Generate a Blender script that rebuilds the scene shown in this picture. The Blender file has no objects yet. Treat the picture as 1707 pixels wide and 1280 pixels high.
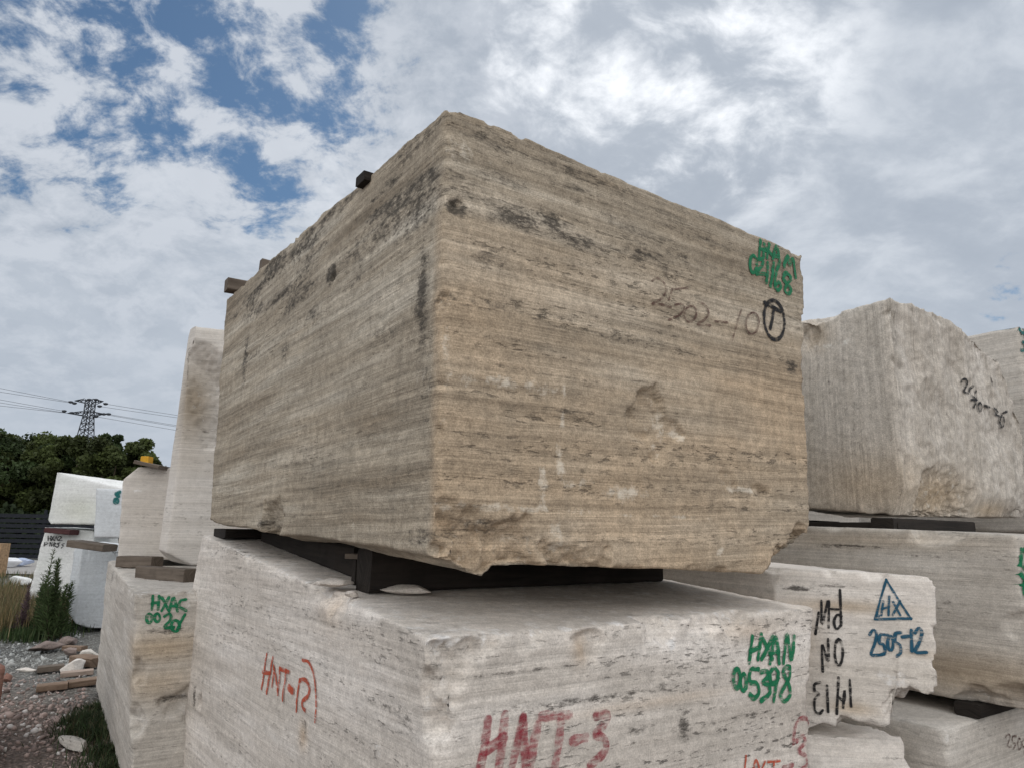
import bpy, math, numpy as np
from mathutils import Vector, Matrix
rad = math.radians
sc = bpy.context.scene
COL = sc.collection

# ------------------------------------------------------------------ camera
PITCH, ROLL, CAMZ, FPX, W0, H0 = rad(11.6), rad(1.2), 1.65, 1180.0, 1707.0, 1280.0
cam_d = bpy.data.cameras.new('camera')
cam = bpy.data.objects.new('camera', cam_d); COL.objects.link(cam); sc.camera = cam
cam_d.sensor_width = 36.0; cam_d.lens = FPX / W0 * 36.0
cam_d.clip_start = 0.05; cam_d.clip_end = 5000
_f = np.array([0, math.cos(PITCH), math.sin(PITCH)]); _r0 = np.array([1., 0, 0]); _u0 = np.array([0, -math.sin(PITCH), math.cos(PITCH)])
_r = math.cos(ROLL)*_r0 + math.sin(ROLL)*_u0; _u = -math.sin(ROLL)*_r0 + math.cos(ROLL)*_u0
CP = np.array([0, 0, CAMZ])
cam.matrix_world = Matrix(((_r[0], _u[0], -_f[0], CP[0]), (_r[1], _u[1], -_f[1], CP[1]), (_r[2], _u[2], -_f[2], CP[2]), (0, 0, 0, 1)))

def ray(px, py):
    d = _f + _r*((px-W0/2)/FPX) - _u*((py-H0/2)/FPX)
    return d/np.linalg.norm(d)
def at_Y(px, py, Y):
    d = ray(px, py); return CP + d*(Y/d[1])
def at_z(px, py, z):
    d = ray(px, py); return CP + d*((z-CAMZ)/d[2])
def on_plane(px, py, P, n):
    d = ray(px, py); return CP + d*(np.dot(np.asarray(P)-CP, n)/np.dot(d, n))
def vplane(px, py, P, dh):
    n = np.array([dh[1], -dh[0], 0.0]); return on_plane(px, py, P, n)

# ------------------------------------------------------------------ light
SUN_AZ, SUN_EL = rad(14), rad(52)       # ahead of the camera, a little to the right, behind the clouds
sd = bpy.data.lights.new('sun', 'SUN'); sd.energy = 0.9; sd.angle = rad(14); sd.color = (1.0, .96, .9)
sun = bpy.data.objects.new('sun', sd); COL.objects.link(sun)
sv = Vector((math.sin(SUN_AZ)*math.cos(SUN_EL), math.cos(SUN_AZ)*math.cos(SUN_EL), math.sin(SUN_EL)))
sun.rotation_euler = sv.to_track_quat('Z', 'Y').to_euler(); sun.location = (0, 0, 30)

sc.view_settings.view_transform = 'Standard'; sc.view_settings.look = 'None'
sc.view_settings.exposure = 0.38; sc.view_settings.gamma = 1.0
sc.render.engine = 'CYCLES'; sc.cycles.use_denoising = True
sc.cycles.max_bounces = 6; sc.cycles.diffuse_bounces = 4; sc.cycles.transparent_max_bounces = 12
sc.render.film_transparent = False

class G:
    """tiny node-graph helper"""
    def __init__(s, tree): s.t = tree; s.n = tree.nodes; s.l = tree.links
    def node(s, kind, ins=None, **kw):
        n = s.n.new(kind)
        for k, v in kw.items(): setattr(n, k, v)
        for k, v in (ins or {}).items(): s.put(n.inputs[k], v)
        return n
    def put(s, sock, v):
        if isinstance(v, bpy.types.NodeSocket): s.l.new(v, sock)
        elif v is not None:
            if hasattr(sock.default_value, '__len__') and not hasattr(v, '__len__'): v = (v,)*len(sock.default_value)
            if hasattr(sock.default_value, '__len__') and len(sock.default_value) == 4 and len(v) == 3: v = tuple(v)+(1,)
            sock.default_value = v
    def m(s, op, a, b=None, c=None, clamp=False):
        n = s.n.new('ShaderNodeMath'); n.operation = op; n.use_clamp = clamp
        s.put(n.inputs[0], a)
        if b is not None: s.put(n.inputs[1], b)
        if c is not None: s.put(n.inputs[2], c)
        return n.outputs[0]
    def vm(s, op, a, b=None, out=0):
        n = s.n.new('ShaderNodeVectorMath'); n.operation = op
        s.put(n.inputs[0], a)
        if b is not None:
            s.put(n.inputs[3] if op == 'SCALE' else n.inputs[1], b)
        return n.outputs[out]
    def noise(s, vec, scale, detail=4, rough=.5, dist=0, out='Fac'):
        n = s.n.new('ShaderNodeTexNoise'); s.put(n.inputs['Vector'], vec); n.inputs['Scale'].default_value = scale
        n.inputs['Detail'].default_value = detail; n.inputs['Roughness'].default_value = rough; n.inputs['Distortion'].default_value = dist
        return n.outputs[out]
    def rng(s, v, a, b, c=0., d=1., smooth=False):
        n = s.n.new('ShaderNodeMapRange'); n.interpolation_type = 'SMOOTHSTEP' if smooth else 'LINEAR'
        s.put(n.inputs[0], v)
        for i, x in zip((1, 2, 3, 4), (a, b, c, d)): n.inputs[i].default_value = x
        return n.outputs[0]
    def mix(s, f, a, b, mode='MIX'):
        n = s.n.new('ShaderNodeMix'); n.data_type = 'RGBA'; n.blend_type = mode; n.clamp_factor = True
        s.put(n.inputs[0], f); s.put(n.inputs[6], a); s.put(n.inputs[7], b); return n.outputs[2]
    def ramp(s, f, stops):
        n = s.n.new('ShaderNodeValToRGB'); s.put(n.inputs[0], f); cr = n.color_ramp
        while len(cr.elements) < len(stops): cr.elements.new(.5)
        for e, (p, c) in zip(cr.elements, stops):
            e.position = p; e.color = tuple(c)+(1,)
        return n.outputs[0]

world = bpy.data.worlds.new('World'); sc.world = world; world.use_nodes = True
def build_sky():
    g = G(world.node_tree); g.n.clear()
    out = g.node('ShaderNodeOutputWorld')
    sky = g.node('ShaderNodeTexSky', sky_type='NISHITA'); sky.sun_disc = False
    sky.sun_elevation = SUN_EL; sky.sun_rotation = SUN_AZ; sky.air_density = 1.0; sky.dust_density = .6; sky.ozone_density = 1.0
    bg1 = g.node('ShaderNodeBackground', {'Color': g.vm('MULTIPLY', sky.outputs[0], (.70, .90, 1.0)), 'Strength': 0.052})
    d = g.node('ShaderNodeTexCoord').outputs['Generated']
    d = g.vm('NORMALIZE', d)
    sp = g.node('ShaderNodeSeparateXYZ', {0: d}); z = sp.outputs[2]
    zz = g.m('ADD', g.m('MAXIMUM', z, 0.0), 0.42)
    uv = g.vm('DIVIDE', d, g.node('ShaderNodeCombineXYZ', {0: zz, 1: zz, 2: 10.0}).outputs[0])
    def lobe(px, py, a0, a1):
        v = ray(px, py); dt = g.vm('DOT_PRODUCT', d, tuple(v), out=1)
        return g.rng(dt, math.cos(rad(a0)), math.cos(rad(a1)), 0, 1, True)
    warp = g.noise(uv, 1.9, 4, .5, out='Color')
    uvw = g.vm('ADD', uv, g.vm('SCALE', g.vm('SUBTRACT', warp, (.5, .5, .5)), .18))
    big = g.noise(uvw, 2.3, 5, .55)
    puff = g.noise(g.vm('MULTIPLY', uvw, (1.0, 1.1, 1)), 12.0, 9, .64, .15)
    wisp = g.noise(g.vm('MULTIPLY', g.vm('ADD', uvw, (3.1, 1.7, 0)), (1.5, 1, 1)), 4.5, 8, .6, .4)
    # open blue patch: upper left of the view
    blue = g.m('MAXIMUM', lobe(330, 60, 20, 6), g.m('MULTIPLY', lobe(60, 110, 14, 1), .8))
    blue = g.m('MAXIMUM', blue, g.m('MULTIPLY', lobe(470, 330, 14, 1), .50))
    blue = g.m('MAXIMUM', blue, g.m('MULTIPLY', lobe(1700, 480, 4, .5), .55))
    blue = g.m('MAXIMUM', blue, g.m('MULTIPLY', lobe(620, 610, 9, 1), .30))
    cov = g.m('ADD', g.m('ADD', g.m('MULTIPLY', puff, 1.7), g.m('MULTIPLY', wisp, .40)), g.m('MULTIPLY', big, .25))
    cov = g.m('SUBTRACT', cov, g.m('MULTIPLY', blue, .56))
    cov = g.rng(cov, .48, .80, 0.0, 1, True)
    # cloud radiance
    sh = g.noise(g.vm('ADD', uvw, (7.3, 2.1, 0)), 3.0, 7, .55, .3)
    sh2 = g.noise(g.vm('MULTIPLY', g.vm('ADD', uvw, (1.3, 9.1, 0)), (1, 1.15, 1)), 7.5, 8, .6, .15)
    shade = g.rng(g.m('ADD', g.m('MULTIPLY', sh, .6), g.m('MULTIPLY', sh2, .4)), .36, .66, 0, 1)
    ccol = g.mix(shade, (.31, .35, .41), (.43, .47, .525))
    # brighter whiter puffs at left, where the layer is thin
    left = g.m('MULTIPLY', lobe(300, 330, 36, 10), g.rng(puff, .42, .60, 0, 1))
    ccol = g.mix(g.m('MULTIPLY', left, .7), ccol, (.52, .55, .60))
    # silver glow of the hidden sun through gaps
    gl = g.m('MAXIMUM', lobe(1120, 90, 17, 3), g.m('MULTIPLY', lobe(960, 130, 12, 3), .9))
    gl = g.m('MAXIMUM', gl, g.m('MULTIPLY', lobe(700, 330, 12, 2), .35)); gl = g.m('MAXIMUM', gl, g.m('MULTIPLY', lobe(1250, 200, 40, 5), .20))
    gap = g.rng(g.m('ADD', g.m('MULTIPLY', sh2, .6), g.m('MULTIPLY', sh, .4)), .45, .62, 0, 1, True)
    ccol = g.mix(g.m('MULTIPLY', g.m('MULTIPLY', gl, gap), .9), ccol, (.90, .92, .95))
    # pale layer near the horizon
    hz = g.rng(z, .02, .42, 1, 0, True)
    ccol = g.mix(g.m('MULTIPLY', hz, .75), ccol, (.37, .415, .475))
    cov = g.m('MAXIMUM', cov, g.m('MULTIPLY', hz, .9))
    # sky behind the camera brightened and warmed, added fill light for the stone faces
    back = g.rng(sp.outputs[1], .15, -.55, 0.0, 1.0, True)
    ccol = g.vm('MULTIPLY', ccol, g.mix(back, (1, 1, 1), (3.3, 2.95, 2.55)))
    grd = g.rng(z, -.02, 0.0, .45, 1.0)
    ccol = g.vm('SCALE', ccol, grd)
    bg2 = g.node('ShaderNodeBackground', {'Color': ccol, 'Strength': 1.0})
    mx = g.node('ShaderNodeMixShader', {0: cov, 1: bg1.outputs[0], 2: bg2.outputs[0]})
    g.l.new(mx.outputs[0], out.inputs[0])
build_sky()

# ------------------------------------------------------------------ numpy noise
_rs = np.random.RandomState(11); _PERM = _rs.permutation(256); _PERM = np.concatenate([_PERM, _PERM])
_GR = _rs.normal(size=(256, 3)); _GR /= np.linalg.norm(_GR, axis=1)[:, None]
def gnoise(P):
    P = np.asarray(P, float); I = np.floor(P).astype(np.int64); F = P-I; U = F*F*F*(F*(F*6-15)+10)
    I &= 255; r = np.zeros(len(P))
    for a in (0, 1):
        for b in (0, 1):
            for c in (0, 1):
                h = _PERM[(_PERM[(_PERM[(I[:, 0]+a) & 255]+I[:, 1]+b) & 255]+I[:, 2]+c) & 255]
                g = _GR[h]; dt = g[:, 0]*(F[:, 0]-a)+g[:, 1]*(F[:, 1]-b)+g[:, 2]*(F[:, 2]-c)
                w = (U[:, 0] if a else 1-U[:, 0])*(U[:, 1] if b else 1-U[:, 1])*(U[:, 2] if c else 1-U[:, 2])
                r += w*dt
    return r*1.5
def fbm(P, f, octv=4, g=.5, lac=2.03, seed=0.):
    P = np.asarray(P, float)*np.asarray(f, float)+seed*17.31; s = np.zeros(len(P)); a = 1.; t = 0.
    for o in range(octv):
        s += a*gnoise(P); t += a; a *= g; P = P*lac+5.2
    return s/t*1.3
def smooth(x, a, b):
    t = np.clip((x-a)/(b-a), 0, 1); return t*t*(3-2*t)

# ------------------------------------------------------------------ object helpers
def tag(o, label=None, cat=None, group=None, kind=None):
    if label: o['label'] = label
    if cat: o['category'] = cat
    if group: o['group'] = group
    if kind: o['kind'] = kind
    return o
def mesh_obj(name, V, F, mat, parent=None, origin=None, smooth_shade=False, uv=None, attrs=None, mats=None, fmat=None):
    V = np.asarray(V, float); me = bpy.data.meshes.new(name)
    if origin is None: origin = np.zeros(3) if parent is None else np.array(parent.matrix_world.translation if False else parent['_o'])
    origin = np.asarray(origin, float)
    L = V-origin
    if isinstance(F, np.ndarray):
        k = F.shape[1]
        me.vertices.add(len(L)); me.vertices.foreach_set('co', L.astype(np.float32).ravel())
        me.loops.add(F.size); me.loops.foreach_set('vertex_index', F.astype(np.int32).ravel())
        me.polygons.add(len(F)); me.polygons.foreach_set('loop_start', np.arange(0, F.size, k, dtype=np.int32))
        me.polygons.foreach_set('loop_total', np.full(len(F), k, np.int32))
        me.update(calc_edges=True)
    else:
        me.from_pydata([tuple(v) for v in L], [], [tuple(f) for f in F])
    if smooth_shade: me.polygons.foreach_set('use_smooth', np.ones(len(me.polygons), bool))
    if uv is not None:
        lay = me.uv_layers.new(name='UVMap'); vi = np.zeros(len(me.loops), np.int32); me.loops.foreach_get('vertex_index', vi)
        lay.data.foreach_set('uv', np.asarray(uv, np.float32)[vi].ravel())
    for an, av in (attrs or {}).items():
        at = me.attributes.new(an, 'FLOAT_COLOR', 'POINT'); at.data.foreach_set('color', np.asarray(av, np.float32).ravel())
    me.validate(); me.update()
    if mats:
        for m_ in mats: me.materials.append(m_)
        me.polygons.foreach_set('material_index', np.asarray(fmat, np.int32))
    else: me.materials.append(mat)
    o = bpy.data.objects.new(name, me); COL.objects.link(o)
    if parent is None: o.location = origin
    else:
        o.parent = parent; po = np.array(parent['_o']); o.location = origin-po
    o['_o'] = [float(x) for x in origin]
    return o
def empty(name, loc):
    o = bpy.data.objects.new(name, None); COL.objects.link(o); o.location = loc; o.empty_display_size = .1
    o['_o'] = [float(x) for x in loc]; return o

# ------------------------------------------------------------------ materials
def new_mat(name):
    m = bpy.data.materials.new(name); m.use_nodes = True; g = G(m.node_tree); g.n.clear()
    out = g.node('ShaderNodeOutputMaterial'); b = g.node('ShaderNodeBsdfPrincipled')
    b.inputs['Roughness'].default_value = .9; b.inputs['Specular IOR Level'].default_value = .25
    g.l.new(b.outputs[0], out.inputs[0]); return m, g, b, out

def stone_mat(name, c_lo, c_mid, c_hi, blotch, sc_strata=9., strata=1., pits=.6, fine=.35, bump=.5, rot=(0, 0, 0), warm=(.42, .30, .17), dark=(.045, .04, .035), grain=.12, layered=True, streaks=0.0, sparse=0):
    m, g, b, out = new_mat(name)
    tc = g.node('ShaderNodeTexCoord').outputs['Object']
    V = g.node('ShaderNodeMapping', {'Vector': tc, 'Rotation': tuple(rad(a) for a in rot)}).outputs[0]
    wob = g.noise(V, .9, 3, .5, out='Color')
    Vw = g.vm('ADD', V, g.vm('MULTIPLY', g.vm('SUBTRACT', wob, (.5, .5, .5)), (.1, .1, .045)))
    n1 = g.noise(g.vm('MULTIPLY', Vw, (.45, .45, sc_strata)), 1.0, 8, .62)
    col = g.ramp(g.rng(n1, .5-.22/strata, .5+.22/strata), [(0., c_lo), (.5, c_mid), (1., c_hi)])
    bl = g.noise(g.vm('MULTIPLY', Vw, (1, 1, 1.8)), 1.3, 9, .62)
    col = g.mix(g.rng(bl, .44, .66, 0, .8), col, blotch)
    at = g.node('ShaderNodeAttribute', attribute_name='mask')
    ms = g.node('ShaderNodeSeparateColor', {0: at.outputs['Color']})
    col = g.mix(g.m('MULTIPLY', ms.outputs[2], .85), col, g.mix(g.rng(n1, .3, .7), tuple(x*.8 for x in warm), tuple(min(1, x*1.15) for x in warm)))
    # fine bedding lines
    n2 = g.noise(g.vm('MULTIPLY', Vw, (1.6, 1.6, sc_strata*9)), 1.0, 5, .6)
    fl = g.rng(n2, .36, .62, 1-fine, 1+fine*.35)
    n5 = g.noise(g.vm('MULTIPLY', Vw, (2.2, 2.2, 165)) if layered else g.vm('MULTIPLY', Vw, (30, 30, 30)), 1.0, 4, .6)
    l5 = g.rng(n5, .40, .60, -fine*.8, fine*.4); k5 = g.rng(g.noise(g.vm('MULTIPLY', Vw, (1, 1, 4)), 1.4, 4, .6), .40, .62, .12, 1.0, True)
    fl = g.m('MULTIPLY', fl, g.m('ADD', 1.0, g.m('MULTIPLY', l5, k5)))
    col = g.vm('MULTIPLY', col, g.node('ShaderNodeCombineXYZ', {0: fl, 1: fl, 2: fl}).outputs[0])
    # travertine pits: short dark slots gathered in some beds
    if layered:
        n3 = g.noise(g.vm('MULTIPLY', Vw, (17, 17, 75)), 1.0, 4, .65)
        bed = g.noise(g.vm('MULTIPLY', Vw, (.7, .7, 15)), 1.0, 3, .6)
    else:
        n3 = g.noise(Vw, 38, 4, .65); bed = g.noise(Vw, 2.2, 5, .6)
    pit = g.m('MULTIPLY', g.rng(n3, .56, .66, 0, 1, True), g.rng(bed, .44, .60, .0, 1, True))
    # coarse worm-like voids
    n4 = g.noise(g.vm('MULTIPLY', Vw, (7, 7, 70) if layered else (9, 9, 9)), 1.0, 6, .7)
    reg = g.rng(g.noise(V, .9, 3, .5), .47, .62, 0, 1, True)      # voids gather in patches, not everywhere
    crk = g.m('MULTIPLY', g.rng(n4, .645, .71, 0, 1, True), g.rng(bed, .47, .60, .0, .9, True))
    if sparse:
        pit = g.m('MULTIPLY', pit, g.m('ADD', .45, g.m('MULTIPLY', reg, .55))); crk = g.m('MULTIPLY', crk, g.m('ADD', .2, g.m('MULTIPLY', reg, .8)))
    gr = g.noise(V, 150, 4, .75)
    gr2 = g.noise(V, 26, 5, .7)
    gm = g.m('MULTIPLY', g.rng(gr, .40, .60, 1-grain*1.3, 1+grain), g.rng(gr2, .36, .64, 1-grain, 1+grain))
    col = g.vm('MULTIPLY', col, g.node('ShaderNodeCombineXYZ', {0: gm, 1: gm, 2: gm}).outputs[0])
    if streaks:
        st = g.noise(g.vm('MULTIPLY', tc, (14, 14, .8)), 1.0, 5, .6)
        col = g.mix(g.rng(st, .5, .75, 0, streaks), col, tuple(x*.45 for x in c_mid))
    dk = g.m('ADD', g.m('MULTIPLY', pit, pits), g.m('MULTIPLY', crk, pits), clamp=True)
    col = g.mix(dk, col, tuple(x*.9+.015 for x in dark))
    # attribute masks: R dark stains and painted shade, G pale fresh scuffs and painted light
    stn = g.noise(g.vm('MULTIPLY', Vw, (20, 20, 48)), 1.0, 8, .78)
    rs_ = g.rng(g.m('ADD', ms.outputs[0], g.m('MULTIPLY', g.m('SUBTRACT', stn, .5), 2.6)), .38, 1.0, 0, 1, True)
    rs_ = g.m('MULTIPLY', rs_, g.rng(ms.outputs[0], .02, .35, 0, 1))
    col = g.mix(g.m('MULTIPLY', rs_, .88), col, dark)
    scn = g.noise(Vw, 17, 8, .75)
    gs = g.rng(g.m('ADD', ms.outputs[1], g.m('MULTIPLY', g.m('SUBTRACT', scn, .5), 2.4)), .45, .95, 0, 1, True)
    gs = g.m('MULTIPLY', gs, g.rng(ms.outputs[1], .02, .3, 0, 1))
    col = g.mix(g.m('MULTIPLY', gs, .7), col, tuple(min(.8, x*1.25+.06) for x in c_hi))
    g.l.new(col, b.inputs['Base Color'])
    hgt = g.m('ADD', g.m('ADD', g.m('MULTIPLY', n5, fine), g.m('MULTIPLY', n2, .5*fine+.1)), g.m('ADD', g.m('MULTIPLY', gr, .10), g.m('MULTIPLY', gr2, .35)))
    hgt = g.m('SUBTRACT', hgt, g.m('MULTIPLY', dk, .9))
    bp = g.node('ShaderNodeBump', {'Height': hgt, 'Strength': bump, 'Distance': .012})
    g.l.new(bp.outputs[0], b.inputs['Normal'])
    return m

def paint_mat(name, col, cover=.9, rough=.6, soft=.25, grain=22):
    m, g, b, out = new_mat(name)
    tc = g.node('ShaderNodeTexCoord')
    uv = g.node('ShaderNodeUVMap').outputs[0]; x = g.node('ShaderNodeSeparateXYZ', {0: uv}).outputs[0]
    edge = g.m('MULTIPLY', g.m('SUBTRACT', 1.0, x), x)     # 0 at rims, .25 in the middle
    ef = g.rng(edge, .0, soft*.25, 0, 1, True)
    n = g.noise(tc.outputs['Object'], grain, 7, .7); n2 = g.noise(g.vm('MULTIPLY', tc.outputs['Object'], (20, 20, 90)), 1, 4, .7)
    wear = g.rng(g.m('ADD', g.m('MULTIPLY', n, .5), g.m('MULTIPLY', n2, .5)), .50 if cover > .8 else .43, .60 if cover > .8 else .58, 1, .15 if cover > .8 else .12)
    a = g.m('MULTIPLY', g.m('MULTIPLY', ef, wear), cover, clamp=True)
    cn = g.rng(n, .3, .7, .8, 1.2)
    g.l.new(g.vm('SCALE', tuple(col)+(1,) if False else g.node('ShaderNodeRGB').outputs[0], cn), b.inputs['Base Color'])
    for nd in g.n:
        if nd.type == 'RGB': nd.outputs[0].default_value = tuple(col)+(1,)
    b.inputs['Roughness'].default_value = rough
    tr = g.node('ShaderNodeBsdfTransparent'); mx = g.node('ShaderNodeMixShader', {0: a, 1: tr.outputs[0], 2: b.outputs[0]})
    g.l.new(mx.outputs[0], out.inputs[0]); return m

def wood_mat(name, c1, c2):
    m, g, b, out = new_mat(name)
    tc = g.node('ShaderNodeTexCoord').outputs['UV']
    n = g.noise(g.vm('MULTIPLY', tc, (2.2, 42, 42)), 1, 6, .62, .4); n2 = g.noise(tc, 5, 5, .6)
    col = g.mix(g.rng(n, .32, .68), c1, c2); col = g.mix(g.rng(n2, .5, .75, 0, .6), col, tuple(x*.4 for x in c1))
    g.l.new(col, b.inputs['Base Color'])
    bp = g.node('ShaderNodeBump', {'Height': n, 'Strength': .6, 'Distance': .006}); g.l.new(bp.outputs[0], b.inputs['Normal'])
    return m
def plain_mat(name, col, rough=.7, var=.25, scale=8, metallic=0., bump=.2):
    m, g, b, out = new_mat(name); tc = g.node('ShaderNodeTexCoord').outputs['Object']
    n = g.noise(tc, scale, 6, .6); f = g.rng(n, .3, .7, 1-var, 1+var)
    r = g.node('ShaderNodeRGB'); r.outputs[0].default_value = tuple(col)+(1,)
    g.l.new(g.vm('SCALE', r.outputs[0], f), b.inputs['Base Color']); b.inputs['Roughness'].default_value = rough
    b.inputs['Metallic'].default_value = metallic
    bp = g.node('ShaderNodeBump', {'Height': n, 'Strength': bump, 'Distance': .02}); g.l.new(bp.outputs[0], b.inputs['Normal'])
    return m
def attr_mat(name, rough=.85, transl=0., bumpy=0.):
    m, g, b, out = new_mat(name); at = g.node('ShaderNodeAttribute', attribute_name='tint')
    g.l.new(at.outputs['Color'], b.inputs['Base Color']); b.inputs['Roughness'].default_value = rough
    if transl:
        t = g.node('ShaderNodeBsdfTranslucent', {'Color': at.outputs['Color']})
        mx = g.node('ShaderNodeMixShader', {0: transl, 1: b.outputs[0], 2: t.outputs[0]}); g.l.new(mx.outputs[0], out.inputs[0])
    if bumpy:
        n = g.noise(g.node('ShaderNodeTexCoord').outputs['Object'], 45, 5, .7)
        bp = g.node('ShaderNodeBump', {'Height': n, 'Strength': bumpy, 'Distance': .01}); g.l.new(bp.outputs[0], b.inputs['Normal'])
    return m

M_A = stone_mat('brown_travertine', (0.29, 0.24, 0.18), (0.42, 0.365, 0.29), (0.56, 0.51, 0.43), (0.335, 0.29, 0.23), sc_strata=5.5, strata=1.6, pits=.5, fine=.24, bump=.9, rot=(0, 1.5, 0), warm=(.53, .405, .28), streaks=.28, grain=.17, sparse=1)
M_B = stone_mat('pale_travertine', (0.49, 0.445, 0.4), (0.65, 0.6, 0.55), (0.765, 0.72, 0.675), (0.54, 0.495, 0.445), sc_strata=5, strata=1.5, pits=.75, fine=.15, bump=.75, rot=(1.5, 0, 0), warm=(.50, .38, .27), grain=.12, sparse=1)
M_C = stone_mat('white_travertine', (0.53, 0.485, 0.435), (0.7, 0.655, 0.61), (0.8, 0.765, 0.725), (0.62, 0.575, 0.52), sc_strata=6, strata=1, pits=.4, fine=.12, bump=.6, grain=.08, sparse=1)
M_D = stone_mat('grey_travertine', (0.42, 0.385, 0.345), (0.56, 0.525, 0.48), (0.66, 0.63, 0.59), (0.48, 0.445, 0.4), sc_strata=7, strata=1, pits=.45, fine=.16, bump=.65, grain=.10, sparse=1)
M_E = stone_mat('upright_bedded_travertine', (0.42, 0.385, 0.335), (0.545, 0.505, 0.455), (0.64, 0.605, 0.56), (0.49, 0.445, 0.39), sc_strata=9, strata=.8, pits=.22, fine=.16, bump=.9, rot=(0, 90, 35), grain=.16, warm=(.45, .35, .24), sparse=1)
M_J = stone_mat('light_grey_stone', (0.54, 0.51, 0.475), (0.64, 0.61, 0.575), (0.73, 0.7, 0.67), (0.6, 0.56, 0.51), sc_strata=9, strata=.9, pits=.4, fine=.12, bump=.35, grain=.05, warm=(.30, .24, .17))
M_W = stone_mat('white_marble', (.62, .63, .62), (.72, .73, .73), (.80, .81, .81), (.66, .68, .66), sc_strata=3, strata=.6, pits=.25, fine=.07, bump=.5, grain=.08, warm=(.55, .56, .44))
M_Q = stone_mat('bluish_white_marble', (.50, .53, .56), (.58, .61, .64), (.66, .69, .72), (.52, .54, .56), sc_strata=3, strata=.6, pits=.22, fine=.07, bump=.5, grain=.08)
M_R = stone_mat('red_stone', (.16, .08, .06), (.26, .14, .11), (.36, .22, .18), (.20, .12, .09), sc_strata=6, pits=.4, fine=.2)
M_RD = stone_mat('dusty_pink_stone', (.16, .12, .105), (.27, .215, .195), (.40, .35, .32), (.20, .16, .14), sc_strata=3, pits=.4, fine=.15, layered=False, bump=.9)
M_WOOD = wood_mat('weathered_timber', (.085, .068, .055), (.17, .14, .115))
M_WOOD2 = wood_mat('brown_timber', (.13, .085, .06), (.26, .19, .14))
M_WOODD = wood_mat('dark_timber_gap_shade', (.012, .010, .009), (.032, .026, .022))  # near black, so beams in the gap also pass for its shade

# ------------------------------------------------------------------ blocks
RD = np.array([math.sin(rad(54.9)), math.cos(rad(54.9)), 0]); LD = np.array([-RD[1], RD[0], 0])
FACES = {'L': (0, 0), 'Rr': (0, 1), 'R': (1, 0), 'Bk': (1, 1), 'bot': (2, 0), 'top': (2, 1)}   # L = left visible face (i=0), R = right visible face (j=0)
BL = {}
def corners(nb, nt, rb, rt, lb, lt, bb=None, bt=None):
    nb, nt, rb, rt, lb, lt = [np.asarray(x, float) for x in (nb, nt, rb, rt, lb, lt)]
    if bb is None: bb = rb+lb-nb
    if bt is None: bt = rt+lt-nt
    C = np.zeros((2, 2, 2, 3)); C[0, 0, 0] = nb; C[0, 0, 1] = nt; C[1, 0, 0] = rb; C[1, 0, 1] = rt; C[0, 1, 0] = lb; C[0, 1, 1] = lt; C[1, 1, 0] = bb; C[1, 1, 1] = bt
    return C
def simple_corners(near, rlen, llen, z0, z1, rd=RD, ld=LD, taper=0.):
    near = np.array([near[0], near[1], 0.]); c = near+rd*rlen/2+ld*llen/2
    P = [near, near+rd*rlen, near+ld*llen, near+rd*rlen+ld*llen]
    up = [c+(p-c)*(1-taper) for p in P]; lo = [p+np.array([0, 0, z0]) for p in P]; up = [p+np.array([0, 0, z1]) for p in up]
    return corners(lo[0], up[0], lo[1], up[1], lo[2], up[2])

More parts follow.
